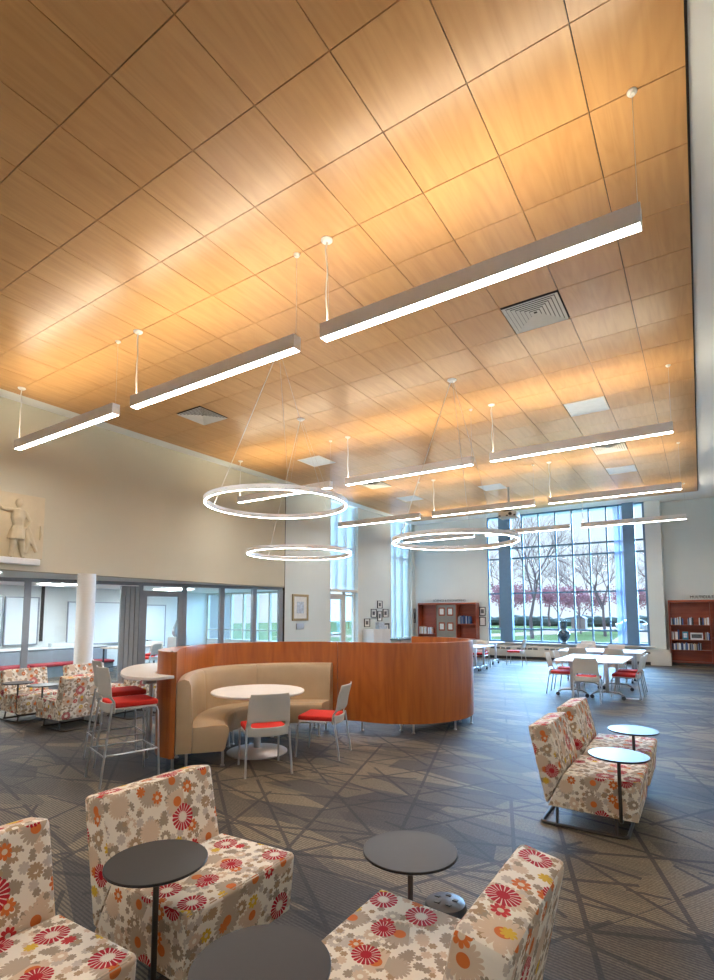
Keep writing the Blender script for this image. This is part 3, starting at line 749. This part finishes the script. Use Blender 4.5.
for a, b in ((0,17),(17,32),(32,46)):
    obj('backrest', sweep_closed(front, NF, pb, a, b, 1), M['tanv'], sf, bevel=.006, bseg=2)
    obj('seat_cushion', sweep_closed(front, NF, pse, a, b, 1), M['tanv'], sf, bevel=.006, bseg=2)
for i in (1,16,19,31,34,45):
    for d in (.12,.5):
        if d < .2 and i in (16,31): continue
        foot(front[i][0]+NF[i][0]*d, front[i][1]+NF[i][1]*d, sf, .172)
s2 = thing('banquette_sofa', 'second tan banquette hidden inside the rounded right end of the screen', 'sofa', (0,0,0))
for a, b in ((60,78),(78,len(front)-3)):
    obj('backrest', sweep_closed(back, NF, [(d,z-.05 if z>.8 else z) for d,z in pb], a, b, -1), M['tanv'], s2)
    obj('seat_cushion', sweep_closed(back, NF, pse, a, b, -1), M['tanv'], s2)
for i in (61,78,95):
    for d in (.14,.5): foot(back[i][0]-NF[i][0]*d, back[i][1]-NF[i][1]*d, s2, .172)
# bar-height half-round table fixed to the left end
bt = thing('bar_table', 'white half-oval bar-height table attached to the left end of the screen', 'table', (0,0,0))
pl_ = catmull([(-4.70,3.64),(-4.74,3.40),(-5.02,3.335),(-5.30,3.42),(-5.60,3.60),(-5.90,3.85),(-6.10,4.10),(-6.17,4.35),(-6.0,4.52)],5)
poly = [(p[0],p[1]) for p in pl_]+[(-5.62,4.56),(-5.55,4.33),(-5.43,4.05),(-5.28,3.85),(-5.11,3.70),(-4.93,3.635)]
obj('tabletop', MB().prism(poly[::-1], .975, 1.005), M['white'], bt, bevel=.004)
obj('support_bracket', MB().box(-5.75,-5.70,4.0,4.3,.80,.974).box(-5.62,-5.40,3.66,3.70,.90,.974), M['silver'], bt)
obj('support_pole', MB().tube([(-5.80,4.15,0),(-5.80,4.15,.975)],.025,12), M['metal'], bt)
# round table
rt = thing('round_table', 'round white table on a silver disc base inside the booth', 'table', (-4.56,4.76,0))
obj('tabletop', MB().lathe([(.0001,.70),(.545,.70),(.56,.712),(.56,.724),(.553,.73),(.0001,.73)],64), M['white'], rt)
obj('pedestal', MB().lathe([(.045,.05),(.04,.12),(.04,.68),(.12,.70)],24), M['silver'], rt)
obj('base_disc', MB().lathe([(.36,0),(.36,.012),(.345,.02),(.10,.045),(.05,.055),(.0001,.056)],48), M['silver'], rt)

# ------------------------------------------------------------------ side chairs and bar stools
def back_shell(zb, lean=.085):
    """pale shell: full panel above, side brackets and lower band around an open slot"""
    us = [-1,-.9,-.78,-.5,-.25,0,.25,.5,.78,.9,1]; zs = [-.02,.02,.06,.075,.10,.13,.17,.22,.30,.37,.41,.43]
    vs = []; fs = []
    for z in zs:
        k = z/.4
        hw = .236-.018*max(0,k) - (.012 if k > .94 else 0)
        for u in us:
            x = -.215-lean*max(0,k)**1.2-(.0 if k < .9 else .01)+.045*u*u*(.4+.6*max(0,k))-.04
            if abs(u) >= .78 and k < .3: x += .03
            vs.append((x, u*hw, zb+z))
    n = len(us)
    for i in range(len(zs)-1):
        for jx in range(n-1):
            um = (us[jx]+us[jx+1])/2; zm = (zs[i]+zs[i+1])/2
            if abs(um) < .78 and .075 < zm < .15: continue
            fs.append((i*n+jx, i*n+jx+1, (i+1)*n+jx+1, (i+1)*n+jx))
    return MB().add(vs, fs)
def chair_body(t, sh, stool):
    zb = sh-.05
    obj('seat', MB().box(-.215,.225,-.215,.215,sh-.035,sh+.02), M['red'], t, bevel=.022, bseg=3)
    obj('seat_pan', MB().box(-.21,.215,-.205,.205,sh-.05,sh-.036), M['shell'], t, bevel=.005)
    o = obj('backrest', back_shell(zb-(.015 if stool else 0), .05 if stool else .085), M['shell'], t)
    m = o.modifiers.new('s','SOLIDIFY'); m.thickness = .012
    m = o.modifiers.new('u','SUBSURF'); m.levels = 1; m.render_levels = 1
    sp = .035 if not stool else .06
    for y in (-1,1):
        obj('leg', MB().tube([(-.12,y*.212,sh-.05),(.16,y*.214,sh-.048),(.205,y*.216,sh-.06),(.222,y*.218,sh-.10),(.232+sp*.3,y*(.222),0)],.0105,8), M['silver'], t)
        obj('leg', MB().tube([(-.225,y*.225,sh+.02),(-.235,y*.226,sh-.06),(-.26-sp,y*(.232+sp*.3),0)],.0115,8), M['silver'], t)
    if stool:
        f = MB(); z = .29
        fx = .226; rx = -.26-sp*.6
        f.tube([(fx,-.22,z),(fx,.22,z)],.008,6).tube([(rx,-.235,z),(rx,.235,z)],.008,6).tube([(rx,-.235,z),(fx,-.22,z)],.008,6).tube([(rx,.235,z),(fx,.22,z)],.008,6)
        obj('footrest', f, M['silver'], t)
def make_chair():
    t = thing('side_chair', 'x', 'chair'); chair_body(t, .455, False); return t
def make_stool():
    t = thing('bar_stool', 'x', 'bar stool'); chair_body(t, .765, True); return t
pch = Proto(make_chair); pst = Proto(make_stool)
def CH(x,y,a,l,g): return pch.put((x,y,0), radians(a), l, g)
g1 = 'chairs at the round booth table'
CH(-4.02,4.29,145,'white chair at the round booth table, red seat, back to the camera',g1)
CH(-3.86,5.12,198,'white chair with red seat right of the round booth table, seen from the side',g1)
pst.put((-5.0,3.32,0), radians(74), 'tall bar stool with red seat, the nearer one at the white bar table', 'bar stools')
pst.put((-5.70,3.68,0), radians(72), 'tall bar stool with red seat, the farther one behind the white bar table', 'bar stools')
g2 = 'chairs around the tables near the big window'; g3 = 'chairs around the far left tables'
for x,y,a,l in ((-1.88,10.98,92,'white chair at the near end of the centre tables, back to the camera'),
    (-1.32,11.85,178,'white chair on the right side of the centre tables, nearer of the two there'),
    (-1.32,12.60,182,'white chair on the right side of the centre tables, farther of the two there'),
    (-2.50,11.75,2,'white chair on the left side of the centre tables, nearer of the two there'),
    (-2.50,12.50,-3,'white chair on the left side of the centre tables, farther of the two there'),
    (-2.60,14.22,88,'grey chair back on the left, between the centre tables and the tables behind'),
    (-1.80,14.18,92,'grey chair back on the right, between the centre tables and the tables behind'),
    (-2.75,15.55,-88,'chair on the far side of the rear centre tables, left one'),
    (-1.98,15.55,-92,'chair on the far side of the rear centre tables, right one'),
    (-2.95,17.2,-90,'lone chair behind all the centre tables, nearest the big window')): CH(x,y,a,l,g2)
for x,y,a,l in ((-5.75,14.15,90,'chair at the near edge of the far left tables, beside the screen'),
    (-6.55,14.15,90,'chair at the near edge of the far left tables, mostly behind the screen'),
    (-5.75,15.65,-90,'chair behind the nearer far left tables, right one'),
    (-6.5,15.65,-90,'chair behind the nearer far left tables, left one'),
    (-5.15,17.35,180,'chair at the right end of the farthest left table'),
    (-6.2,16.85,90,'chair at the near edge of the farthest left table'),
    (-7.0,16.85,90,'chair at the near edge of the farthest left table, hidden behind the screen')): CH(x,y,a,l,g3)
# flip-top training tables on casters
def make_table(L_=1.9, W_=.61):
    t = thing('training_table', 'x', 'table')
    obj('tabletop', MB().box(-L_/2,L_/2,-W_/2,W_/2,.705,.73), M['white'], t, bevel=.006)
    for s in (-1,1):
        x = s*(L_/2-.22)
        obj('leg_column', MB().box(x-.03,x+.03,-.03,.03,.12,.70), M['silver'], t, bevel=.008)
        lg = obj('foot', MB().tube([(x,-.28,.085),(x,-.2,.13),(x,0,.15),(x,.2,.13),(x,.28,.085)],.02,8), M['silver'], t)
        obj('caster', MB().tube([(x-.02,-.28,.038),(x+.02,-.28,.038)],.038,14), M['black'], lg)
        obj('caster', MB().tube([(x-.02,.28,.038),(x+.02,.28,.038)],.038,14), M['black'], lg)
    obj('cross_beam', MB().box(-L_/2+.22,L_/2-.22,-.02,.02,.62,.68), M['silver'], t)
    return t
ptb = Proto(make_table)
gT = 'white training tables on casters'
ptb.put((-2.25,12.12,0), radians(90), 'left one of the two white tables pushed together at centre right', gT)
ptb.put((-1.60,12.12,0), radians(90), 'right one of the two white tables pushed together at centre right', gT)
ptb.put((-2.18,14.55,0), 0, 'white table on casters behind the centre pair, nearer row', gT)
ptb.put((-2.18,15.22,0), 0, 'white table on casters behind the centre pair, row nearer the window', gT)
ptb.put((-6.2,14.55,0), 0, 'wood-tinted white table beside the rounded end of the screen, nearest row', gT)
ptb.put((-6.2,15.22,0), 0, 'white table beyond the rounded end of the screen, middle row', gT)
ptb.put((-6.55,17.35,0), 0, 'white table beyond the rounded end of the screen, farthest row', gT)

# ------------------------------------------------------------------ bookcases
def bookcase(name, label, x, y, w, h, dep, dividers, shelves):
    t = thing(name, label, 'bookcase', (x,y,0))
    m = M['cherry_dark']
    obj('side_panel', MB().box(0,.03,0,dep,0,h), m, t, bevel=.002, bseg=1); obj('side_panel', MB().box(w-.03,w,0,dep,0,h), m, t, bevel=.002, bseg=1)
    obj('top_panel', MB().box(.03,w-.03,0,dep,h-.07,h), m, t, bevel=.002, bseg=1)
    obj('back_panel', MB().box(.03,w-.03,dep-.015,dep,.08,h-.07), m, t)
    obj('plinth', MB().box(.03,w-.03,.03,dep,0,.08), M['dwood'], t)
    for d_ in dividers: obj('divider', MB().box(d_-.015,d_+.015,.005,dep-.016,.08,h-.07), m, t)
    for a,b,z in shelves: obj('shelf', MB().box(a,b,.008,dep-.017,z-.025,z), m, t)
    return t
RX, RY = -.90, 20.18
b1 = bookcase('bookcase', 'tall cherry bookcase at the right edge under black wall lettering', RX, RY, 2.3, 2.12, .40, [1.155], [(.031,1.14,1.31),(.031,1.14,.83),(.031,1.14,.50),(.031,1.14,.12),(1.17,2.26,1.5),(1.17,2.26,.9),(1.17,2.26,.12)])
LX, LY = -9.88, 19.70
b2 = bookcase('bookcase', 'tall cherry bookcase on the far wall behind the booth, left of the big window', LX, LY, 2.52, 2.12, .38, [.80,1.70], [(.031,.785,.86),(.031,.785,.14),(1.715,2.48,1.28),(1.715,2.48,.14),(1.715,2.48,.70)])
dp = obj('display_panel', MB().box(.82,1.68,.05,.08,.10,2.03), mat('display_grey', (.26,.25,.22), .6, var=.05), b2)
for (a,z) in ((.93,1.72),(1.30,1.72),(.93,1.12),(1.30,1.12)):
    pp = tag(obj('framed_notice', MB().box(0,.26,-.012,0,0,.33), M['cherry_dark']), 'small red-framed notice, %s %s of four in the middle of the far bookcase' % ('upper' if z>1.5 else 'lower', 'left' if a<1 else 'right'), 'notice', 'notices in the bookcase')
    pp.location = (LX+a, LY+.049, z-.12)
    obj('notice_sheet', MB().box(.045,.215,-.014,-.0125,.05,.28), M['paper'], pp)
bookmesh = {}
def books(x0, x1, y, z, where, seed, hmin=.19, hmax=.26, pal=(0,0,0,1,2,3,3,7,5), grp='books'):
    r = random.Random(seed); x = x0
    while x < x1-.02:
        w = r.choice((.022,.03,.04,.026)); h = round(r.uniform(hmin,hmax),2); k = r.choice(pal); key = (w,h,k)
        if key not in bookmesh:
            mb = MB().box(0,w-.002,0,.004,0,h).box(0,.003,.004,.17,0,h).box(w-.005,w-.002,.004,.17,0,h)
            o = obj('book', mb, bookc[k]); bookmesh[key] = o
            obj('pages', MB().box(.003,w-.005,.005,.165,.003,h-.004), M['paper'], o)
            o.location = (x,y,z)
        else:
            s_ = bookmesh[key]; o = s_.copy(); C.objects.link(o)
            for ch in s_.children: c = ch.copy(); C.objects.link(c); c.parent = o
            o.location = (x,y,z)
        tag(o, '%s %s book %s' % ('taller' if h > (hmin+hmax)/2 else 'shorter', BN[k], where), 'book', grp)
        x += w+.001
yb = RY+.03
books(RX+.06, RX+.40, yb, 1.311, 'in the left row, top book shelf, right bookcase', 1, grp='books in the right bookcase')
books(RX+.52, RX+.70, yb, 1.311, 'in the middle row, top book shelf, right bookcase', 2, grp='books in the right bookcase')
books(RX+.83, RX+1.10, yb, 1.311, 'in the right row, top book shelf, right bookcase', 3, grp='books in the right bookcase')
books(RX+.06, RX+.27, yb, .831, 'in the left row, middle shelf, right bookcase', 4, .22, .34, grp='books in the right bookcase')
books(RX+.98, RX+1.10, yb, .831, 'in the right row, middle shelf, right bookcase', 5, grp='books in the right bookcase')
books(RX+.06, RX+.88, yb, .501, 'in the long row, lowest shelf, right bookcase', 6, .18,.24, grp='books in the right bookcase')
books(RX+1.25, RX+1.6, yb, .901, 'in the right bay of the right bookcase', 8, grp='books in the right bookcase')
def faceout(x, w, h, k, label):
    o = obj('book', MB().box(0,w,0,.025,0,h), bookc[k]); o.location = (x,yb+.03,.831); tag(o, label, 'book', 'books in the right bookcase')
    obj('cover_print', MB().box(.03,w-.03,-.002,0,h*.25,h*.8), M['blueprint'] if k == 4 else M['ink'], o)
faceout(RX+.36,.16,.26,4,'teal book facing outward in the middle of the right bookcase'); faceout(RX+.58,.34,.23,0,'wide pale book with dark print facing outward in the right bookcase')
books(LX+.06, LX+.34, LY+.03, .861, 'in the left row, left shelf, far bookcase', 11, .24,.30,(0,0,3,0,5), 'books in the far bookcase')
books(LX+.44, LX+.62, LY+.03, .861, 'in the right row, left shelf, far bookcase', 12, .24,.30,(7,0,0,3), 'books in the far bookcase')
books(LX+1.76, LX+2.3, LY+.03, 1.281, 'on the right shelf of the far bookcase', 13, .26,.33,(1,2,1,0,2,3), 'books in the far bookcase')

def text(name, body, loc, size, rot, mat_, label):
    cu = bpy.data.curves.new(name, 'FONT'); cu.body = body; cu.size = size; cu.extrude = .006
    o = bpy.data.objects.new(name, cu); C.objects.link(o); o.location = loc; o.rotation_euler = rot; cu.materials.append(mat_)
    bpy.context.view_layer.update()
    me = bpy.data.meshes.new_from_object(o); bpy.data.objects.remove(o)
    o = bpy.data.objects.new(name, me); C.objects.link(o); o.location = loc; o.rotation_euler = rot
    if not me.materials: me.materials.append(mat_)
    return tag(o, label, 'sign')
text('wall_lettering', 'MULTICULTURAL', (-.285,20.585,2.185), .125, (radians(90),0,0), M['black'], 'black capital letters on the wall above the right bookcase')
text('wall_lettering', 'SCIENCE & ENGINEERING', (-9.35,20.085,2.18), .125, (radians(90),0,0), M['grey'], 'small dark letters on the wall above the far bookcase')

# ------------------------------------------------------------------ wall decorations
def framed_left(y0, y1, z0, z1, label, fm='black', t_=.02, group='frames on the left wall', inner_=None):
    o = obj('picture_frame', MB().box(0,.03,y0,y0+t_,z0,z1).box(0,.03,y1-t_,y1,z0,z1).box(0,.03,y0+t_,y1-t_,z0,z0+t_).box(0,.03,y0+t_,y1-t_,z1-t_,z1).box(0,.008,y0+t_,y1-t_,z0+t_,z1-t_), M[fm])
    o.location = (XL+.001,0,0); tag(o, label, 'picture frame', group)
    obj('mat_board', MB().box(.009,.011,y0+t_,y1-t_,z0+t_,z1-t_), M['paper'], o)
    yc, zc, w, h = (y0+y1)/2, (z0+z1)/2, (y1-y0)*.22, (z1-z0)*.22
    obj('picture', MB().box(.012,.014,yc-w,yc+w,zc-h,zc+h), M[inner_ or 'ink'], o)
    return o
framed_left(16.94,17.30,1.88,2.17,'small black frame at the top of the cluster by the tall window')
framed_left(16.48,16.87,1.54,1.85,'small black frame on the left of the middle row of the cluster')
framed_left(16.95,17.27,1.40,1.78,'small black frame in the middle of the cluster')
framed_left(17.35,17.75,1.54,1.86,'small black frame on the right of the middle row of the cluster')
framed_left(17.26,17.82,.90,1.31,'larger dark frame at the bottom right of the cluster', t_=.05, inner_='blueprint')
framed_left(16.02,16.40,1.20,1.50,'small frame at the lower left of the cluster, above the white cabinet')
framed_left(19.95,20.08,1.30,1.90,'narrow dark frame in the corner beside the far bookcase')
framed_left(12.02,12.78,1.46,2.26,'gilt frame with a pale print on the grey wall beside the lobby glass','gold',.07,None,'blueprint')
tag(obj('wall_plaque', MB().box(XL+.001,XL+.02,12.22,12.58,1.20,1.38), M['silver'], bevel=.003), 'small grey plaque on the wall under the gilt frame', 'plaque')
for z0,z1,l in ((1.60,1.95,'upper of two black frames on the wall between the far bookcase and big window'),(1.20,1.56,'lower of two black frames on the wall between the far bookcase and big window')):
    o = obj('picture_frame', MB().box(-7.36,-7.10,-.03,0,z0,z0+.03).box(-7.36,-7.10,-.03,0,z1-.03,z1).box(-7.36,-7.33,-.03,0,z0+.03,z1-.03).box(-7.13,-7.10,-.03,0,z0+.03,z1-.03).box(-7.33,-7.13,-.008,0,z0+.03,z1-.03), M['black'])
    o.location = (0,YF-.001,0); tag(o, l, 'picture frame', 'frames by the far bookcase')
    obj('mat_board', MB().box(-7.33,-7.13,-.011,-.009,z0+.03,z1-.03), M['paper'], o)
    if z0 > 1.5: obj('picture', MB().box(-7.29,-7.17,-.014,-.012,z0+.1,z1-.09), M['ink'], o)
# carved relief plaque on the upper left wall
rp = thing('relief_plaque', 'large cream carved relief plaque hung high on the beige wall', 'relief', (XL,3.6,2.66))
obj('slab', MB().box(.0,.07,-1.35,1.25,0,1.15), M['plasterart'], rp, bevel=.01)
obj('ledge', MB().box(.0,.12,-1.37,1.20,-.12,-.001), M['white'], rp, bevel=.03, bseg=3)
def relief_fig(cy, flip=1, arm=True):
    mb = MB(); s = flip
    mb.ball((.09,cy,.98),.05,.065,.085); mb.tube([(.08,cy,.9),(.08,cy,.84)],.035,8)
    mb.tube([(.08,cy,.86),(.08,cy-.01*s,.70),(.08,cy,.56),(.08,cy-.01*s,.46)],[.10,.115,.085,.11],10)     # torso
    mb.tube([(.08,cy,.56),(.08,cy-.02*s,.42),(.08,cy-.02*s,.32)],[.09,.13,.15],10)                        # tunic
    mb.tube([(.08,cy+.05*s,.40),(.09,cy+.08*s,.22),(.08,cy+.10*s,.03),(.09,cy+.15*s,.02)],[.07,.055,.035,.03],8)
    mb.tube([(.08,cy-.06*s,.40),(.10,cy-.07*s,.22),(.08,cy-.10*s,.03),(.09,cy-.06*s,.02)],[.07,.055,.035,.03],8)
    mb.tube([(.09,cy+.10*s,.82),(.10,cy+.20*s,.66),(.11,cy+.12*s,.52)],[.045,.038,.028],8)
    if arm: mb.tube([(.09,cy-.10*s,.84),(.08,cy-.26*s,.84),(.08,cy-.42*s,.98)],[.045,.036,.028],8)
    for k in range(5): mb.tube([(.12,cy+(-.1+.05*k)*s,.55),(.14,cy+(-.13+.055*k)*s,.33)],.012,5)
    return mb
for k,(cy,f) in enumerate(((.80,1),(.08,1),(-.75,-1))):
    o = obj('carved_figure', relief_fig(cy,f), M['plasterart'], rp)
    m = o.modifiers.new('r','REMESH'); m.mode = 'VOXEL'; m.voxel_size = .014; m.use_smooth_shade = True
o = obj('carved_drapery', MB().tube([(.07,.96,.60),(.09,1.03,.35),(.08,1.13,.12)],[.03,.05,.03],8).tube([(.07,.93,.55),(.09,.97,.3),(.08,.95,.08)],[.03,.05,.04],8).tube([(.07,1.19,.62),(.08,1.20,.45),(.07,1.18,.35)],[.015,.03,.015],8), M['plasterart'], rp)
m = o.modifiers.new('r','REMESH'); m.mode = 'VOXEL'; m.voxel_size = .014; m.use_smooth_shade = True

# vase on the sill
vs_ = thing('ceramic_vase', 'dark blue-green round vase with wide neck on the big window ledge', 'vase', (-4.16,19.93,.60))
obj('vase_body', MB().lathe([(.0001,.0),(.11,.0),(.10,.04),(.07,.08),(.14,.15),(.205,.25),(.215,.34),(.18,.44),(.11,.51),(.10,.56)],32), M['bluev'], vs_)
obj('vase_neck', MB().lathe([(.10,.555),(.105,.70),(.125,.78),(.125,.80),(.10,.80),(.085,.58)],32), M['bluev'], vs_)
# white cabinet with items below the frames
wcab = thing('storage_cabinet', 'low white cabinet against the wall under the frame cluster', 'cabinet', (XL+.03,16.48,0))
obj('cabinet_body', MB().box(0,.45,-.58,.58,0,1.12), M['white'], wcab, bevel=.006)
obj('cabinet_door', MB().box(.452,.468,-.56,-.005,.06,1.08), M['white'], wcab); obj('cabinet_door', MB().box(.452,.468,.005,.56,.06,1.08), M['white'], wcab)
o = tag(obj('display_box', MB().box(-9.98,-9.82,16.45,16.85,1.121,1.36), M['blueprint'], bevel=.01), 'small pale tablet display standing on the white cabinet', 'display')
lc = thing('low_console', 'low dark console under the tall shaded window in the corner', 'console', (XL+.3,18.6,0))
obj('console_top', MB().box(-.25,.25,-.8,.9,.66,.70), M['grey'], lc, bevel=.004); obj('console_body', MB().box(-.22,.22,-.75,.85,0,.66), M['cream'], lc)

# ------------------------------------------------------------------ lobby furniture behind glass
def board(y0,y1,z0,z1,label,m='wboard'):
    t = thing('whiteboard', label, 'whiteboard', (-15.47,(y0+y1)/2,z0), 0, 'lobby whiteboards'); w = (y1-y0)/2; h = z1-z0
    obj('writing_surface', MB().box(0,.02,-w,w,0,h), M[m], t); obj('board_frame', MB().box(0,.03,-w-.03,-w,-.03,h+.03).box(0,.03,w,w+.03,-.03,h+.03).box(0,.03,-w,w,-.03,0).box(0,.03,-w,w,h,h+.03), M['alum'], t)
board(5.6,6.45,.85,2.1,'whiteboard behind the lobby glass at the left edge'); board(6.55,7.35,.85,2.1,'whiteboard behind the lobby glass, right beside the post')
board(8.2,9.95,.78,2.0,'wide whiteboard behind the white column'); board(10.75,11.5,.6,1.95,'tall bluish whiteboard seen through the glass door')
def make_bench():
    t = thing('lobby_bench', 'x', 'bench')
    obj('bench_seat', MB().box(-.28,.28,-1.1,1.1,.28,.35), M['deepred'], t, bevel=.02)
    obj('bench_base', MB().box(-.25,.25,-1.08,1.08,.0,.275), M['grey'], t)
    obj('bench_back', MB().box(-.38,-.29,-1.1,1.1,0,.66), M['grey'], t, bevel=.01)
    return t
pbn = Proto(make_bench)
pbn.put((-14.6,5.6,0),0,'low red-cushioned bench behind the glass at the left edge','lobby benches'); pbn.put((-14.6,7.9,0),0,'low red-cushioned bench behind the glass left of the white column','lobby benches')
lg = thing('counter_ledge', 'pale ledge with boxes along the lobby wall', 'counter', (-15.2,7.6,0)); obj('ledge_top', MB().box(-.2,.2,-2.6,1.6,.70,.74), M['white'], lg); obj('ledge_front', MB().box(-.18,.15,-2.6,1.6,0,.70), M['grey'], lg)
tag(obj('paper_stack', MB().box(-15.3,-15.1,7.6,8.3,.741,.85), M['wboard'], bevel=.01), 'white flat box on the lobby ledge beside the white column', 'box')
def work_table(x,y,l):
    t = thing('work_table', l, 'table', (x,y,0), radians(18)); obj('tabletop', MB().box(-.35,.35,-.75,.75,.72,.75), mat('beige_laminate', (.52,.42,.32), .5), t, bevel=.004)
    for a in (-.3,.3):
        for b in (-.68,.68): obj('leg', MB().tube([(a,b,0),(a,b,.72)],.022,8), M['black'], t)
    obj('crossbar', MB().tube([(-.3,-.68,.2),(-.3,.68,.2)],.015,6), M['black'], t)
work_table(-13.6,9.0,'beige-topped table with black legs behind the glass, right of the white column')
pch.put((-13.0,9.15,0), radians(200), 'chair with red seat at the beige table behind the glass', 'lobby chairs')
pch.put((-13.9,9.9,0), radians(-70), 'chair with red seat on the far side of the beige table behind the glass', 'lobby chairs')
sc = thing('loop_sculpture', 'grey rounded abstract sculpture on a white pedestal behind the glass door', 'sculpture', (-12.75,9.95,0))
obj('pedestal', MB().box(-.2,.2,-.2,.2,0,1.0), M['white'], sc, bevel=.005)
o = obj('figure', MB().tube([(0,.13*cos(a)+.02*sin(3*a),1.22+.19*sin(a)) for a in [2*pi*k/24 for k in range(24)]],[.035+.02*(1-sin(2*pi*k/24)) for k in range(24)],10,loop=True).ball((0,-.02,1.44),.055), M['silver'], sc)

# ------------------------------------------------------------------ light
W = bpy.data.worlds.new('world'); S.world = W; W.use_nodes = True
t = NT(W); bg = t.N['Background']
tc = t.n('ShaderNodeTexCoord'); sx = t.n('ShaderNodeSeparateXYZ'); t.L.new(tc.outputs['Generated'], sx.inputs[0])
nz = t.n('ShaderNodeTexNoise'); nz.inputs['Scale'].default_value = 3; nz.inputs['Detail'].default_value = 4; t.L.new(tc.outputs['Generated'], nz.inputs['Vector'])
c = t.ramp(t.math('ADD', sx.outputs[2], t.math('MULTIPLY', t.math('SUBTRACT', nz.outputs['Fac'], .5), .25)), [(0,(.78,.90,1)),(.5,(.58,.80,1))])
t.L.new(c, bg.inputs[0]); bg.inputs[1].default_value = 1.25
sl = bpy.data.lights.new('daylight', 'SUN'); sl.energy = 58; sl.angle = radians(70); sl.color = (.30,.60,1)
so = bpy.data.objects.new('daylight', sl); C.objects.link(so); so.rotation_euler = (radians(-69),0,radians(10))
S.view_settings.view_transform = 'Standard'; S.view_settings.look = 'None'; S.view_settings.gamma = 1; S.view_settings.use_curve_mapping = False
S.view_settings.exposure = 0.0
